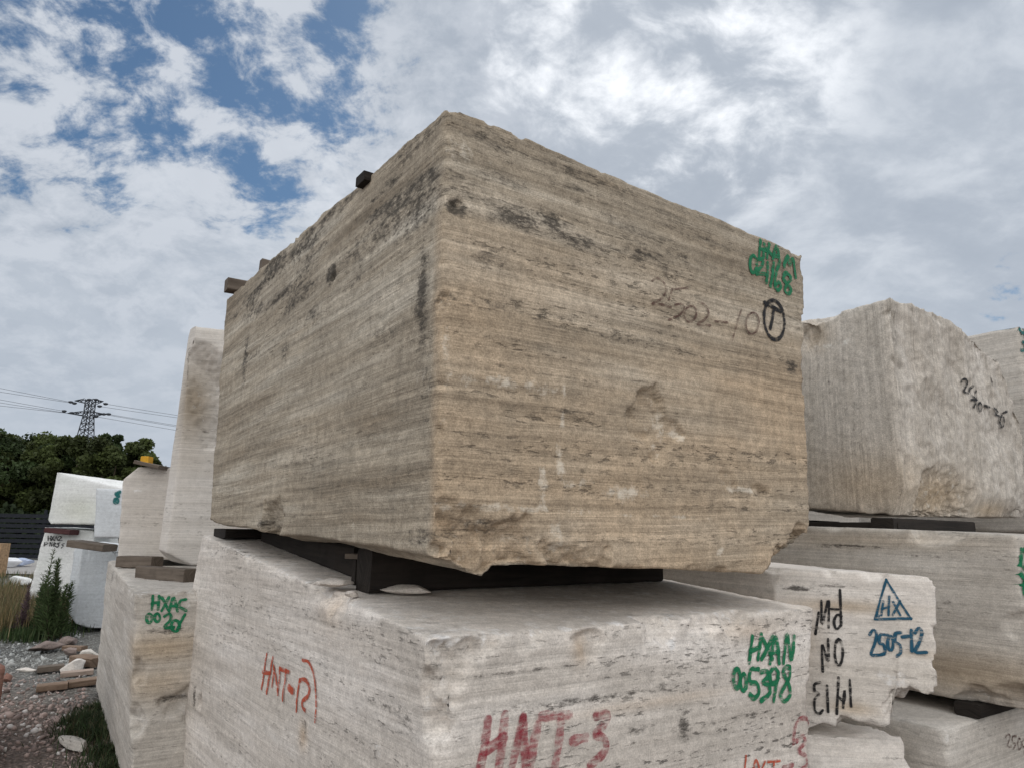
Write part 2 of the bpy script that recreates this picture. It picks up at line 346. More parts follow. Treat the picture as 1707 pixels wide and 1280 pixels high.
def block(name, label, C, mat, cell=.02, edge=.012, edge_w=.03, rough=.002, layer=.003, group='stone blocks in the yard', bites=(), cuts=(), chips=60, chip_r=(.02, .06), blobs=(), face_rough=None, seed=1, warpz=None, bumps=(), bed=14., cat='stone block', base_masks=None):
    L = [np.linalg.norm(C[1]-C[0], axis=-1).mean(), np.linalg.norm(C[:, 1]-C[:, 0], axis=-1).mean(), np.linalg.norm(C[:, :, 1]-C[:, :, 0], axis=-1).mean()]
    ax = [(C[1]-C[0]).mean((0, 1)), (C[:, 1]-C[:, 0]).mean((0, 1)), (C[:, :, 1]-C[:, :, 0]).mean((0, 1))]; ax = [a/np.linalg.norm(a) for a in ax]
    N = [max(4, int(round(l/cell))) for l in L]
    keys = []; polys = 0
    S = [N[0]+1, N[1]+1, N[2]+1]
    for a in range(3):
        b_, c_ = [i for i in range(3) if i != a]
        for side in (0, 1):
            I, J = np.meshgrid(np.arange(N[b_]), np.arange(N[c_]), indexing='ij'); I = I.ravel(); J = J.ravel()
            quad = []
            for (di, dj) in ((0, 0), (1, 0), (1, 1), (0, 1)):
                q = np.zeros((len(I), 3), np.int64); q[:, a] = side*N[a]; q[:, b_] = I+di; q[:, c_] = J+dj
                quad.append((q[:, 0]*S[1]+q[:, 1])*S[2]+q[:, 2])
            quad = np.stack(quad, 1)
            # orientation: outward
            flip = (side == 0) ^ (a == 1)
            if flip: quad = quad[:, ::-1]
            keys.append(quad)
    keys = np.concatenate(keys); uq, inv = np.unique(keys, return_inverse=True); F = inv.reshape(keys.shape)
    k = uq % S[2]; j = (uq//S[2]) % S[1]; i = uq//(S[2]*S[1])
    u = i/N[0]; v = j/N[1]; w = k/N[2]
    P = np.zeros((len(u), 3))
    for a in (0, 1):
        for b_ in (0, 1):
            for c_ in (0, 1):
                P += ((u if a else 1-u)*(v if b_ else 1-v)*(w if c_ else 1-w))[:, None]*C[a, b_, c_]
    org = C[:, :, 0].mean((0, 1))
    # handedness check so that the normals point outward
    if np.dot(np.cross(ax[0], ax[1]), ax[2]) < 0: F = F[:, ::-1]
    if warpz is not None: P = warpz(P, u, v, w)
    dist = np.stack([u*L[0], (1-u)*L[0], v*L[1], (1-v)*L[1], w*L[2], (1-w)*L[2]], 1)
    crs = [np.cross(ax[1], ax[2]), np.cross(ax[2], ax[0]), np.cross(ax[0], ax[1])]; sg_ = 1 if np.dot(crs[2], ax[2]) > 0 else -1
    def fnorm(a, s_):
        q = np.take(C, s_, axis=a).reshape(4, 3); n_ = np.cross(q[3]-q[0], q[2]-q[1]); n_ /= np.linalg.norm(n_); o_ = ax[a]*(1 if s_ else -1)
        return n_ if np.dot(n_, o_) > 0 else -n_
    nrm = np.array([fnorm(0, 0), fnorm(0, 1), fnorm(1, 0), fnorm(1, 1), fnorm(2, 0), fnorm(2, 1)])
    srt = np.sort(dist, 1); e = srt[:, 1]
    onf = dist < 1e-6
    # overall waviness plus bedding relief on the face
    lay = fbm(P, (1.2, 1.2, bed), 4, .55, seed=seed)*layer
    iso = fbm(P, 3.0, 3, .5, seed=seed+3)*rough*2.2+fbm(P, 14., 4, .6, seed=seed+5)*rough
    amp = lay+iso
    nf = (onf[:, :, None]*nrm[None]).sum(1); ln = np.linalg.norm(nf, axis=1); nf /= np.maximum(ln, 1e-9)[:, None]
    if face_rough:
        fade = smooth(e, 0, .04)
        for fn, (fa, ff) in face_rough.items():
            a, s = FACES[fn]; sel = onf[:, a*2+s]
            rr = fbm(P, ff, 6, .6, seed=seed+9); rr = -np.abs(rr)*1.6+.35*fbm(P, ff*5, 4, .65, seed=seed+8)
            amp[sel] += (rr*fa*fade)[sel]
    P = P+nf*amp[:, None]
    # worn edges
    ew = np.exp(-(e/edge_w)**1.2)
    en = np.clip(.45+fbm(P, 6., 5, .62, seed=seed+1)*1.1, 0, 2)+np.clip(fbm(P, 2.0, 3, .6, seed=seed+2)*1.5, 0, 2)
    wf = np.exp(-dist/edge_w); dirn = (wf[:, :, None]*nrm[None]).sum(1)
    P = P-dirn*(ew*en*edge)[:, None]
    rg = np.random.RandomState(seed*7+1)
    allb = [(np.asarray(b_[0]), b_[1], b_[2] if len(b_) > 2 else .2) for b_ in bites]
    E8 = []
    for a in (0, 1):
        for b_ in (0, 1):
            E8 += [(C[a, b_, 0], C[a, b_, 1], nrm[0 if a == 0 else 1]+nrm[2 if b_ == 0 else 3]), (C[a, 0, b_], C[a, 1, b_], nrm[0 if a == 0 else 1]+nrm[4 if b_ == 0 else 5]), (C[0, a, b_], C[1, a, b_], nrm[2 if a == 0 else 3]+nrm[4 if b_ == 0 else 5])]
    for _ in range(chips):
        p0, p1, n_ = E8[rg.randint(12)]; r = chip_r[0]+(chip_r[1]-chip_r[0])*rg.rand()**2; t = rg.rand()
        allb.append((p0+(p1-p0)*t+n_/math.sqrt(2)*r*rg.uniform(.5, 1.0), r, .14))
    sc_mask = np.zeros(len(P))
    for bi, (c, r, na) in enumerate(allb):
        d = P-c; ds = np.linalg.norm(d, axis=1); near = ds < r*2.1
        if not near.any(): continue
        core = ds < r*1.02
        if not core.any(): continue
        dr = -nf[core].mean(0); ld_ = np.linalg.norm(dr)
        if ld_ < 1e-3: continue
        dr /= ld_; Q = P[near]; dq = d[near]
        # a faceted (polyhedral) hollow: flat fracture planes meeting in creases
        rb = np.random.RandomState(seed*31+bi); K = 15; nk = rb.normal(size=(K, 3)); nk /= np.linalg.norm(nk, axis=1)[:, None]; nk = np.vstack([nk, dr[None]])
        rk = 1.3*r*np.r_[rb.uniform(.72, 1.02, K), rb.uniform(.8, 1.0)]
        wob = 1+na*1.1*fbm(Q, .9/max(r, .03), 5, .62, seed=seed+bi*.7)+.05*fbm(Q, 45., 2, .6, seed=seed)
        s_ = dq@nk.T; R_ = rk[None]*wob[:, None]; ins = (s_ < R_).all(1)
        den = (nk@dr)[None]; tt = np.where(den > 1e-3, (R_-s_)/np.maximum(den, 1e-3), 1e9).min(1)
        tt = np.where(ins, np.clip(tt, 0, 1.6*r), 0)
        P[near] = Q+dr[None]*tt[:, None]
        mm = sc_mask[near]; mm[ins & (tt > .003)] = 1; sc_mask[near] = mm
    for (p0, n_, rn) in cuts:
        n_ = np.asarray(n_, float); n_ /= np.linalg.norm(n_)
        s = (P-np.asarray(p0))@n_+rn*fbm(P, 3.5, 6, .62, seed=seed+31)+rn*.3*fbm(P, 20, 4, .6, seed=seed+30)
        P = P-np.maximum(s, 0)[:, None]*n_; sc_mask[s > 0] = np.maximum(sc_mask[s > 0], .6)
    for (c, r, hgt, nn) in bumps:
        d2 = ((P-c)**2).sum(1)/r**2; P = P+np.exp(-d2)[:, None]*np.asarray(nn)*hgt
    # tone masks: stains, scuffs, painted shade and light
    mask = np.zeros((len(P), 4)); mask[:, 3] = 1
    for (ch, face, px, py, rh, rz, st) in blobs:
        st = st*(1.25 if ch == 0 else 1.1)
        a, s = FACES[face]; c0 = C[0, 0, 0] if s == 0 else C[1, 1, 1]
        pc = on_plane(px, py, c0, nrm[a*2+s]); d = P-pc
        hd = np.linalg.norm(d[:, :2], axis=1)
        m_ = np.exp(-(hd/rh)**2-(d[:, 2]/rz)**2)*st
        mask[:, ch] = np.maximum(mask[:, ch], m_)
    if base_masks is not None: base_masks(P, u, v, w, mask)
    mask[:, 1] = np.maximum(mask[:, 1], sc_mask*.38*(np.random.RandomState(seed).rand()*.2+.8))
    mask = np.clip(mask, 0, 1)
    o = mesh_obj(name, P, F, mat, origin=org, smooth_shade=False, attrs={'mask': mask})
    tag(o, label, cat, group)
    BL[o.name] = (o, C, nrm)
    return o, C, nrm

def marks(o, C, nrm, face, name, label, strokes, width, mat, tf=(0, 0, 1), off=.0035):
    """paint strokes traced as centre lines and laid onto the block's real surface"""
    bpy.context.view_layer.update()
    a, s = FACES[face]; n = nrm[a*2+s]; c0 = C[0, 0, 0] if s == 0 else C[1, 1, 1]
    org = np.array(o['_o']); V = []; F = []; UV = []
    def snap(p, k):
        q = p+n*.25-org; ok, loc, nn, _ = o.ray_cast(Vector(q), Vector(-n), distance=.6)
        if not ok: return None
        return np.array(loc)+org+n*(off+k*.0004)
    for si, st in enumerate(strokes):
        wd = width
        if isinstance(st, tuple) and isinstance(st[0], (int, float)) and isinstance(st[1], list): wd, st = width*st[0], st[1]
        pts = []
        for x, y in st:
            X_, Y_ = tf[0]+x*tf[2], tf[1]+y*tf[2]; ok, loc, nn0, _ = o.ray_cast(Vector(CP-org), Vector(ray(X_, Y_)))
            pts.append(np.array(loc)+org if ok and np.dot(np.array(nn0), n) > .5 else on_plane(X_, Y_, c0, n))
        pts = np.array(pts)
        # catmull-rom
        if len(pts) > 2:
            ex = np.vstack([2*pts[0]-pts[1], pts, 2*pts[-1]-pts[-2]]); res = []
            for q in range(1, len(ex)-2):
                for t in np.linspace(0, 1, 7)[:-1]:
                    p0, p1, p2, p3 = ex[q-1:q+3]; res.append(.5*((2*p1)+(-p0+p2)*t+(2*p0-5*p1+4*p2-p3)*t*t+(-p0+3*p1-3*p2+p3)*t**3))
            res.append(pts[-1]); pts = np.array(res)
        sg = np.r_[0, np.cumsum(np.linalg.norm(np.diff(pts, axis=0), axis=1))]
        nn_ = max(2, int(sg[-1]/.006)+1); t = np.linspace(0, sg[-1], nn_); pts = np.stack([np.interp(t, sg, pts[:, k]) for k in range(3)], 1)
        tg = np.gradient(pts, axis=0); tg /= np.maximum(np.linalg.norm(tg, axis=1), 1e-9)[:, None]; sd = np.cross(tg, n)
        # round end caps
        cap = wd*.5
        pts = np.vstack([pts[0]-tg[0]*cap, pts[0]-tg[0]*cap*.6, pts, pts[-1]+tg[-1]*cap*.6, pts[-1]+tg[-1]*cap])
        tg = np.vstack([tg[0], tg[0], tg, tg[-1], tg[-1]]); sd = np.vstack([sd[0], sd[0], sd, sd[-1], sd[-1]])
        ww = np.full(len(pts), 1.); ww[0] = .45; ww[1] = .85; ww[-1] = .45; ww[-2] = .85
        ww *= 1+.3*gnoise(pts*28+si)
        prev = None
        for q in range(len(pts)):
            row = [snap(pts[q]+sd[q]*wd*.5*ww[q]*x, si % 9) for x in (-1, -.5, 0, .5, 1)]
            if any(r is None for r in row): prev = None; continue
            b0 = len(V); V += row; UV += [(x, t_) for x, t_ in zip((0, .25, .5, .75, 1), (q*.01,)*5)]
            if prev is not None: F += [(prev+z, prev+z+1, b0+z+1, b0+z) for z in range(4)]
            prev = b0
    if not F: print('NO MARK', name, label); return None
    mo = mesh_obj(name, V, F, mat, parent=o, origin=org, uv=UV)
    if label: mo['label'] = label
    return mo
def ell(cx, cy, rx, ry, a0=0, a1=360, n=14, tilt=0):
    r = []
    for t in np.linspace(rad(a0), rad(a1), n):
        x, y = rx*math.cos(t), ry*math.sin(t); r.append((cx+x*math.cos(tilt)-y*math.sin(tilt), cy+x*math.sin(tilt)+y*math.cos(tilt)))
    return r

# ---- A: the large brown travertine block
Yn = 2.2
A_nt = at_Y(745, 177, Yn); base = A_nt
PR = lambda x, y: vplane(x, y, base, RD)
PL = lambda x, y: vplane(x, y, base, LD)
A_nb = PR(728, 936); A_rt = PR(1338, 424); A_rb = PR(1352, 958); A_lt = PL(378, 498); A_lb = PL(347, 884)
print('A', A_nb, A_nt, A_rb, A_rt, A_lb, A_lt)
A_bb = A_rb+A_lb-A_nb; A_bb[2] = 1.66
C = corners(A_nb, A_nt, A_rb, A_rt, A_lb, A_lt, bb=A_bb)
A_C = C
def prof(xs, pts):
    p = np.array(pts, float); return np.interp(xs, p[:, 0], p[:, 1])
def warpA(P, u, v, w):
    # ragged underside: long scallops as seen along the lower rim
    lo = (1-smooth(w, 0, .22))
    bu = prof(u, [(0, .012), (.04, .0), (.08, -.035), (.11, -.045), (.13, -.01), (.2, 0), (.3, .0), (.5, .0), (.8, -.005), (.9, 0), (.93, .02), (1, .03)])
    bv = prof(v, [(0, 0), (.15, .01), (.3, .02), (.42, .03), (.55, .012), (.7, .03), (.85, .035), (.95, .045), (1, .07)])
    P[:, 2] += lo*(bu*(1-v)+bv*(1-u)*(v > 0)*smooth(v, 0, .06))
    hi = smooth(w, .8, 1)
    tu = prof(u, [(0, 0), (.08, .005), (.25, .012), (.38, .0), (.42, -.012), (.6, .005), (.78, .006), (.80, -.004), (.9, .014), (1, -.01)])
    tv = prof(v, [(0, 0), (.04, -.012), (.1, .008), (.14, -.01), (.22, -.015), (.3, .01), (.5, .0), (.7, .02), (.9, .0), (1, 0)])
    P[:, 2] += hi*(tu*(1-v)+tv*(1-u))*.3
    P += fbm(P, (1.0, 1.0, 1.3), 3, .5, seed=4)[:, None]*.006
    return P
A_bites = []
def bp(px, py, plane, out, z=0.): return (vplane(px, py, base, plane)+out+np.array([0, 0, z]))
nR, nL = -LD, -RD
A_bites += [(bp(1352, 968, RD, nR*.0, -.0), .175, .15), (bp(1318, 985, RD, nR*.03, -.0), .15, .2), (bp(1360, 930, RD, RD*.05, -.0), .12, .2),
            (bp(760, 905, RD, nR*.10, -.02), .135), (bp(850, 925, RD, nR*.115, -.03), .15), (bp(725, 900, RD, nR*.09+nL*.06, -.02), .12), (bp(985, 935, RD, nR*.10, -.05), .13),
            (bp(445, 885, LD, nL*.10, .02), .16), (bp(1075, 705, RD, nR*.085, 0), .10), (bp(1110, 722, RD, nR*.075, 0), .085),
            (bp(1345, 600, RD, nR*.03+RD*.05, 0), .085), (bp(1345, 638, RD, nR*.03+RD*.05, 0), .07), (bp(760, 345, RD, nR*.02, 0), .03, .5), (bp(557, 458, LD, nL*.025, 0), .035, .5),
            (bp(1220, 812, RD, nR*.055, 0), .062), (bp(1262, 822, RD, nR*.055, 0), .062), (bp(690, 935, LD, nL*.10, -.05), .14), (bp(1180, 962, RD, nR*.09, -.05), .12), (bp(570, 930, LD, nL*.09, -.04), .12)]
A_blobs = [
 (0, 'L', 700, 350, .30, .16, .62), (0, 'L', 640, 390, .35, .10, .5), (0, 'L', 710, 500, .06, .28, .78), (0, 'L', 412, 600, .07, .22, .72), (0, 'L', 478, 590, .08, .1, .6), (0, 'L', 557, 458, .07, .06, 1.0),
 (0, 'L', 600, 420, .35, .12, .5), (0, 'L', 500, 470, .4, .09, .5), (0, 'L', 690, 250, .3, .05, .55), (0, 'L', 420, 520, .3, .1, .55), (0, 'L', 640, 560, .35, .05, .42), (0, 'L', 715, 640, .08, .2, .45),
 (0, 'L', 440, 875, .14, .045, .7), (0, 'L', 700, 895, .2, .05, .5), (0, 'R', 760, 345, .05, .04, 1.0), (0, 'R', 860, 365, .16, .05, .75), (0, 'R', 920, 370, .14, .05, .7), (0, 'R', 990, 300, .35, .035, .55),
 (0, 'R', 810, 235, .14, .03, .6), (0, 'R', 960, 400, .22, .05, .6), (0, 'R', 1060, 420, .2, .06, .5), (0, 'R', 820, 430, .12, .05, .55), (0, 'R', 1150, 390, .35, .03, .45), (0, 'R', 840, 300, .2, .03, .55),
 (0, 'R', 1180, 480, .25, .02, .4), (0, 'R', 900, 620, .5, .015, .42), (0, 'R', 1000, 560, .5, .02, .42), (0, 'R', 800, 880, .12, .04, .6), (0, 'R', 740, 890, .08, .05, .6), (0, 'R', 830, 900, .1, .03, .5), (0, 'R', 1320, 610, .07, .05, .7),
 (0, 'R', 760, 500, .25, .04, .45), (0, 'R', 870, 520, .5, .05, .4), (0, 'R', 1330, 930, .12, .08, .7), (0, 'R', 940, 685, .05, .012, .8),  # includes shade painted into the undercut at the lower right end
 (1, 'R', 940, 650, .012, .04, .95), (1, 'R', 938, 700, .018, .05, .75), (1, 'R', 935, 770, .03, .1, .75), (1, 'R', 905, 800, .035, .09, .7), (1, 'R', 1100, 705, .06, .06, .85), (1, 'R', 1130, 725, .07, .03, .8), (1, 'R', 1040, 820, .17, .035, .75),
 (1, 'R', 960, 805, .12, .03, .6), (1, 'R', 1240, 816, .13, .02, .9), (1, 'R', 850, 640, .5, .035, .55), (1, 'R', 760, 628, .2, .03, .6), (1, 'R', 830, 845, .5, .022, .6), (1, 'R', 1100, 860, .5, .012, .5), (1, 'R', 925, 900, .05, .1, .62), (1, 'R', 745, 600, .04, .4, .35),
 (1, 'R', 775, 250, .14, .08, .5), (1, 'L', 720, 590, .12, .5, .3), (1, 'L', 640, 690, .3, .05, .35), (1, 'L', 420, 720, .25, .1, .35), (1, 'L', 600, 880, .35, .08, .35), (1, 'L', 560, 330, .6, .05, .35), (1, 'R', 1000, 255, .7, .03, .35),
 (1, 'R', 1200, 918, .03, .03, .8), (1, 'R', 1150, 948, .1, .02, .5), (1, 'R', 1345, 520, .03, .5, .3),
]
def maskA(P, u, v, w, m):
    n = fbm(P, (.8, .8, 2.5), 4, .6, seed=21)
    right = smooth(.02-v, -.005, .015)
    m[:, 2] = np.clip(right*(smooth(w, .92, .45)*.9+.08)*(.85+.9*n)+(1-right)*(.0+.35*n)*smooth(w, .7, .1), 0, 1)*1.0
    up = smooth(w, .5, .95)
    n2 = fbm(P, (1.5, 1.5, 7), 5, .6, seed=33)
    m[:, 0] = np.maximum(m[:, 0], np.clip((.22+n2*.95)*up*(1+.5*(1-right))+(.14+n2*.7)*(1-right)*.7, 0, .8))
A = block('travertine_block', 'huge brown weathered travertine block on top of the nearest pale block', C, M_A, cell=.0105, edge=.006, edge_w=.016, rough=.0022, layer=.0055, bites=A_bites, chips=130, chip_r=(.015, .05), blobs=A_blobs, seed=2, warpz=warpA, base_masks=maskA, bed=22.,
          bumps=[(bp(350, 775, LD, LD*.02), .07, .045, LD-RD*.2)])

# ---- B: the pale block under it
B_nt = at_Y(722, 1066, 2.2); zB = B_nt[2]
B_rt = vplane(1358, 1012, B_nt, RD); B_lt = vplane(336, 890, B_nt, LD)
B_rb = vplane(1351, 1280, B_nt, RD); t = (0-B_rt[2])/(B_rb[2]-B_rt[2]); B_rb = B_rt+(B_rb-B_rt)*t
B_nb = vplane(722, 1280, B_nt, RD); t = (0-B_nt[2])/(B_nb[2]-B_nt[2]); B_nb = B_nt+(B_nb-B_nt)*t
B_lb = vplane(260, 1280, B_nt, LD); t = (0-B_lt[2])/(B_lb[2]-B_lt[2]); B_lb = B_lt+(B_lb-B_lt)*t
B_rb[2] = B_nb[2] = B_lb[2] = .03
print('B', B_nb, B_nt, B_rb, B_rt, B_lb, B_lt)
C = corners(B_nb, B_nt, B_rb, B_rt, B_lb, B_lt); B_C = C
bb = lambda px, py, plane, out: vplane(px, py, B_nt, plane)+out
B_bites = [(bb(706, 1100, RD, nR*.06+nL*.06), .10, .2), (bb(732, 1118, RD, nR*.05+nL*.045), .10, .45), (bb(752, 1092, RD, nR*.05), .09, .45), (bb(708, 1170, LD, nL*.05+nR*.04), .10, .45), (bb(715, 1225, LD, nL*.05+nR*.05), .09, .45), (bb(716, 1268, LD, nL*.045+nR*.06), .09, .5), (bb(735, 1150, RD, nR*.055+nL*.03), .08, .5), (bb(790, 1075, RD, nR*.05+np.array([0, 0, .045])), .075, .4),
           (bb(880, 1062, RD, nR*.05+np.array([0, 0, .03])), .075), (bb(985, 1070, RD, nR*.055), .07), (bb(1110, 1050, RD, nR*.04+np.array([0, 0, .05])), .09), (bb(1225, 1030, RD, nR*.04+np.array([0, 0, .05])), .10), (bb(1180, 1040, RD, nR*.05+np.array([0, 0, .04])), .08),
           (bb(535, 980, LD, nL*.04+np.array([0, 0, .05])), .10), (bb(560, 990, LD, nL*.06), .10), (bb(480, 950, LD, nL*.04+np.array([0, 0, .05])), .08), (bb(330, 1170, LD, nL*.03), .055), (bb(290, 1240, LD, LD*.06+nL*.03), .16),
           (bb(640, 1010, LD, nL*.04+np.array([0, 0, .06])), .08), (bb(1352, 1180, RD, RD*.04), .07)]
B_blobs = [(0, 'L', 330, 1160, .05, .08, .9), (0, 'L', 290, 1010, .1, .03, .6), (0, 'R', 1140, 1210, .045, .07, .75), (0, 'R', 980, 1165, .4, .014, .7), (0, 'R', 830, 1123, .4, .01, .6), (0, 'R', 1060, 1215, .1, .015, .7), (0, 'R', 1105, 1140, .03, .03, .55), (0, 'R', 1250, 1190, .4, .012, .5),
           (0, 'L', 640, 1170, .3, .02, .5), (0, 'L', 560, 1040, .5, .012, .45), (0, 'L', 515, 1215, .05, .05, .6), (0, 'L', 690, 1200, .12, .05, .5), (2, 'L', 512, 1225, .05, .05, .9), (2, 'R', 970, 1080, .04, .05, .8), (2, 'L', 560, 1020, .12, .06, .4), (0, 'R', 1055, 1240, .02, .02, .6),
           (1, 'R', 720, 1190, .06, .06, .9), (1, 'R', 745, 1072, .1, .03, .9), (1, 'L', 380, 1200, .02, .2, .7), (1, 'R', 1120, 1075, .03, .04, .8), (1, 'L', 640, 1250, .05, .04, .7), (2, 'R', 1090, 1170, .5, .02, .35), (2, 'R', 1250, 1050, .2, .04, .4)]
def maskB(P, u, v, w, m):
    n = fbm(P, (1.1, 1.1, 16), 5, .62, seed=41); m[:, 0] = np.maximum(m[:, 0], np.clip(-.05+n*.75, 0, .5))
    top = smooth(w, .985, 1.); m[:, 1] = np.maximum(m[:, 1], top*.45); m[:, 0] *= 1-top  # skylight on the top face painted in as a paler tone
B = block('travertine_block', 'pale travertine block with green and faded red lettering, underneath the huge brown block', C, M_B, cell=.0125, edge=.012, edge_w=.022, rough=.0022, layer=.003, bites=B_bites, chips=90, chip_r=(.015, .05), blobs=B_blobs, seed=5, base_masks=maskB, bed=20.)

# ---- C: white block with the triangle
cl = at_Y(1291, 944, 3.62); cr = at_Y(1562, 962, 3.32); clb = at_Y(1293, 1215, 3.58); crb = at_Y(1566, 1205, 3.3)
fd = cr-cl; fd[2] = 0; fd /= np.linalg.norm(fd); bd = np.array([-.42, .907, 0])
C_nt, C_rt = cl, cr; back = bd*1.55
C = corners(clb, cl, crb, cr, clb+back, cl+back+np.array([0, 0, .03])); C_C = C
nC = np.array([fd[1], -fd[0], 0])
pc = lambda px, py, out: on_plane(px, py, cl, nC)+out
C_bites = [(pc(1532, 1180, nC*.06), .085, .3), (pc(1580, 1105, fd*.05), .06, .3), (pc(1415, 1212, nC*.05), .055, .3), (pc(1578, 990, fd*.04), .05, .3), (pc(1330, 1228, nC*.05), .06, .3)]
def warpC(P, u, v, w):
    lift = smooth(u, .755, .775)*(.115+.02*np.sin(u*60))-.0
    P[:, 2] += lift*(1-smooth(w, 0, .6))+(1-smooth(w, 0, .3))*.012*np.sin(u*25)
    return P
C3 = block('travertine_block', 'white broken block with a blue triangle and black upside-down lettering', C, M_C, cell=.012, warpz=warpC, edge=.012, edge_w=.02, rough=.003, layer=.0025, bites=C_bites, chips=60, seed=8,
           cuts=[(pc(1574, 1050, 0), fd*1.0+nC*.25+np.array([0, 0, .05]), .02), (pc(1300, 958, nC*.0), np.array([0, 0, 1.])+nC*.8-fd*.35, .015), (pc(1548, 958, fd*.01), fd*.9+np.array([0, 0, .6]), .015)],
           blobs=[(0, 'R', 1330, 980, .10, .012, .9), (0, 'R', 1390, 975, .1, .01, .8), (2, 'R', 1400, 1010, .25, .03, .6), (2, 'R', 1330, 1060, .1, .1, .35), (2, 'R', 1420, 1180, .1, .03, .6), (1, 'R', 1490, 1130, .1, .05, .6), (2, 'R', 1540, 1090, .12, .02, .3)], bed=18)

# ---- D: long grey block at the right back, E on it
D_nt = at_Y(1693, 890, 3.5); D_nb = at_Y(1693, 1192, 3.5); D_nb[:2] = D_nt[:2]
D_lt = vplane(1340, 876, D_nt, LD); D_lt = D_nt+(D_lt-D_nt)*2.1
lz = D_nb[2]
D_lb = D_lt.copy(); D_lb[2] = lz; D_rt = D_nt+RD*1.5; D_rb = D_rt.copy(); D_rb[2] = lz
C = corners(D_nb, D_nt, D_rb, D_rt, D_lb, D_lt); D_C = C
pd = lambda px, py, out: vplane(px, py, D_nt, LD)+out
print('D', D_nt, D_nb)
D = block('travertine_block', 'long grey block seen side on, green letters at its right corner, under the grooved block', C, M_D, cell=.017, edge=.011, edge_w=.025, rough=.002, layer=.003, chips=50, seed=12,
          bites=[(pd(1690, 1040, nL*.04+nR*.03), .07), (pd(1690, 1190, nL*.05+nR*.05), .12), (pd(1640, 1205, nL*.08), .15), (pd(1560, 895, np.array([0, 0, .07])), .09)],
          cuts=[(pd(1690, 1192, 0), np.array([0, 0, -1])+nL*.9, .02)],
          blobs=[(0, 'L', 1410, 910, .25, .012, .9), (0, 'L', 1550, 925, .3, .01, .7), (0, 'L', 1500, 1000, .5, .05, .4), (2, 'L', 1600, 1120, .6, .12, .6), (2, 'L', 1450, 900, .8, .05, .3)], bed=18)

up_ = np.array([0, 0, 1.]); E_nb = at_Y(1512, 862, 4.1); zE = D_nt[2]+.10
E_nb = at_z(1512, 860, max(zE, E_nb[2])) if False else at_Y(1512, 862, 4.1); E_nt = at_Y(1484, 495, 4.1)
E_lb = vplane(1352, 848, E_nb, LD); E_lt = vplane(1385, 520, E_nb, LD); E_rt = vplane(1686, 560, E_nb, RD); E_rb = vplane(1722, 862, E_nb, RD)
E_lb = E_nb+(E_lb-E_nb)*1.5; E_lt = E_nt+(E_lt-E_nt)*2.2
C = corners(E_nb, E_nt, E_rb, E_rt, E_lb, E_lt, bb=E_rb+LD*1.4, bt=E_rt+LD*1.2); E_C = C
print('E', E_nb, E_nt, E_rt)
pe = lambda px, py, plane, out: vplane(px, py, E_nb, plane)+out
E = block('travertine_block', 'tall block with upright grooves on one side and a rough quarried face lettered in black', C, M_E, cell=.014, edge=.02, edge_w=.035, rough=.004, layer=.002, chips=60, seed=15,
          face_rough={'R': (.045, 1.8), 'top': (.03, 2.)}, bites=[(pe(1580, 850, RD, nR*.33-up_*.05), .40, .12), (pe(1350, 560, LD, nL*.05), .08), (pe(1370, 520, LD, nL*.03+np.array([0, 0, .09])), .15), (pe(1700, 870, RD, nR*.03), .1)],
          cuts=[(pe(1640, 530, RD, 0), RD*.8+np.array([0, 0, .5])+nR*.25, .05), (pe(1560, 515, RD, 0), RD*.25+np.array([0, 0, 1.])+nR*.2, .03), (pe(1590, 812, RD, nR*.01), nR*1.0-np.array([0, 0, .5]), .015)],
          blobs=[(2, 'R', 1580, 825, .38, .15, 1.0), (2, 'R', 1660, 850, .3, .06, .8), (2, 'L', 1440, 810, .4, .2, .7), (0, 'R', 1515, 855, .08, .04, .6), (0, 'L', 1380, 640, .05, .1, .4), (2, 'L', 1355, 560, .1, .1, .8), (0, 'R', 1655, 635, .035, .05, .75), (0, 'R', 1580, 700, .15, .1, .35), (1, 'L', 1390, 575, .15, .03, .7)], bed=3.)
F_n = at_Y(1698, 543, 5.6); C = simple_corners(F_n[:2], 1.6, 1.5, D_nt[2]+.03, F_n[2]); F_C = C
FB = block('travertine_block', 'smooth grey block at the right edge with dark green lettering on its corner', C, M_D, cell=.03, edge=.015, chips=20, seed=18)
C = simple_corners(F_n[:2]+LD[:2]*.0, 1.6, 1.5, .0, D_nt[2]-.04)
block('travertine_block', 'plain block low behind the right stacks, under the smooth grey block', C, M_D, cell=.05, edge=.015, chips=10, seed=19)

# ---- G: block below D ; H: block below C
G_nt = at_Y(1576, 1216, 3.5); C = simple_corners(G_nt[:2], 2.2, 1.9, .02, G_nt[2]); G_C = C
lb_, lt_ = C[0, 1]; C[0, 1, 1, 2] += .02
print('G', G_nt, 'D low', D_nb[2])
GB = block('travertine_block', 'bottom block under the long grey block, numbered in black near the lower right corner', C, M_D, cell=.018, edge=.012, chips=40, seed=22, blobs=[(1, 'R', 1580, 1230, .03, .05, .6)])
H_t = at_Y(1500, 1240, 3.5); hl = at_Y(1336, 1222, 3.5)
C = simple_corners((hl[0], hl[1]), .50, 1.5, .02, hl[2], rd=np.array([1, -.02, 0]), ld=np.array([-.4, .9165, 0])); H_C = C
print('H', hl, H_t, clb)
HB = block('travertine_block', 'rounded rough block lying below the white broken block', C, M_C, cell=.016, edge=.03, edge_w=.06, rough=.006, layer=.006, chips=50, chip_r=(.03, .08), seed=25, cuts=[(at_Y(1505, 1240, 3.5), (1., -.2, .55), .03), (at_Y(1430, 1228, 3.5), (.15, -.5, 1.), .03)],
           blobs=[(0, 'R', 1490, 1262, .06, .01, .9)])

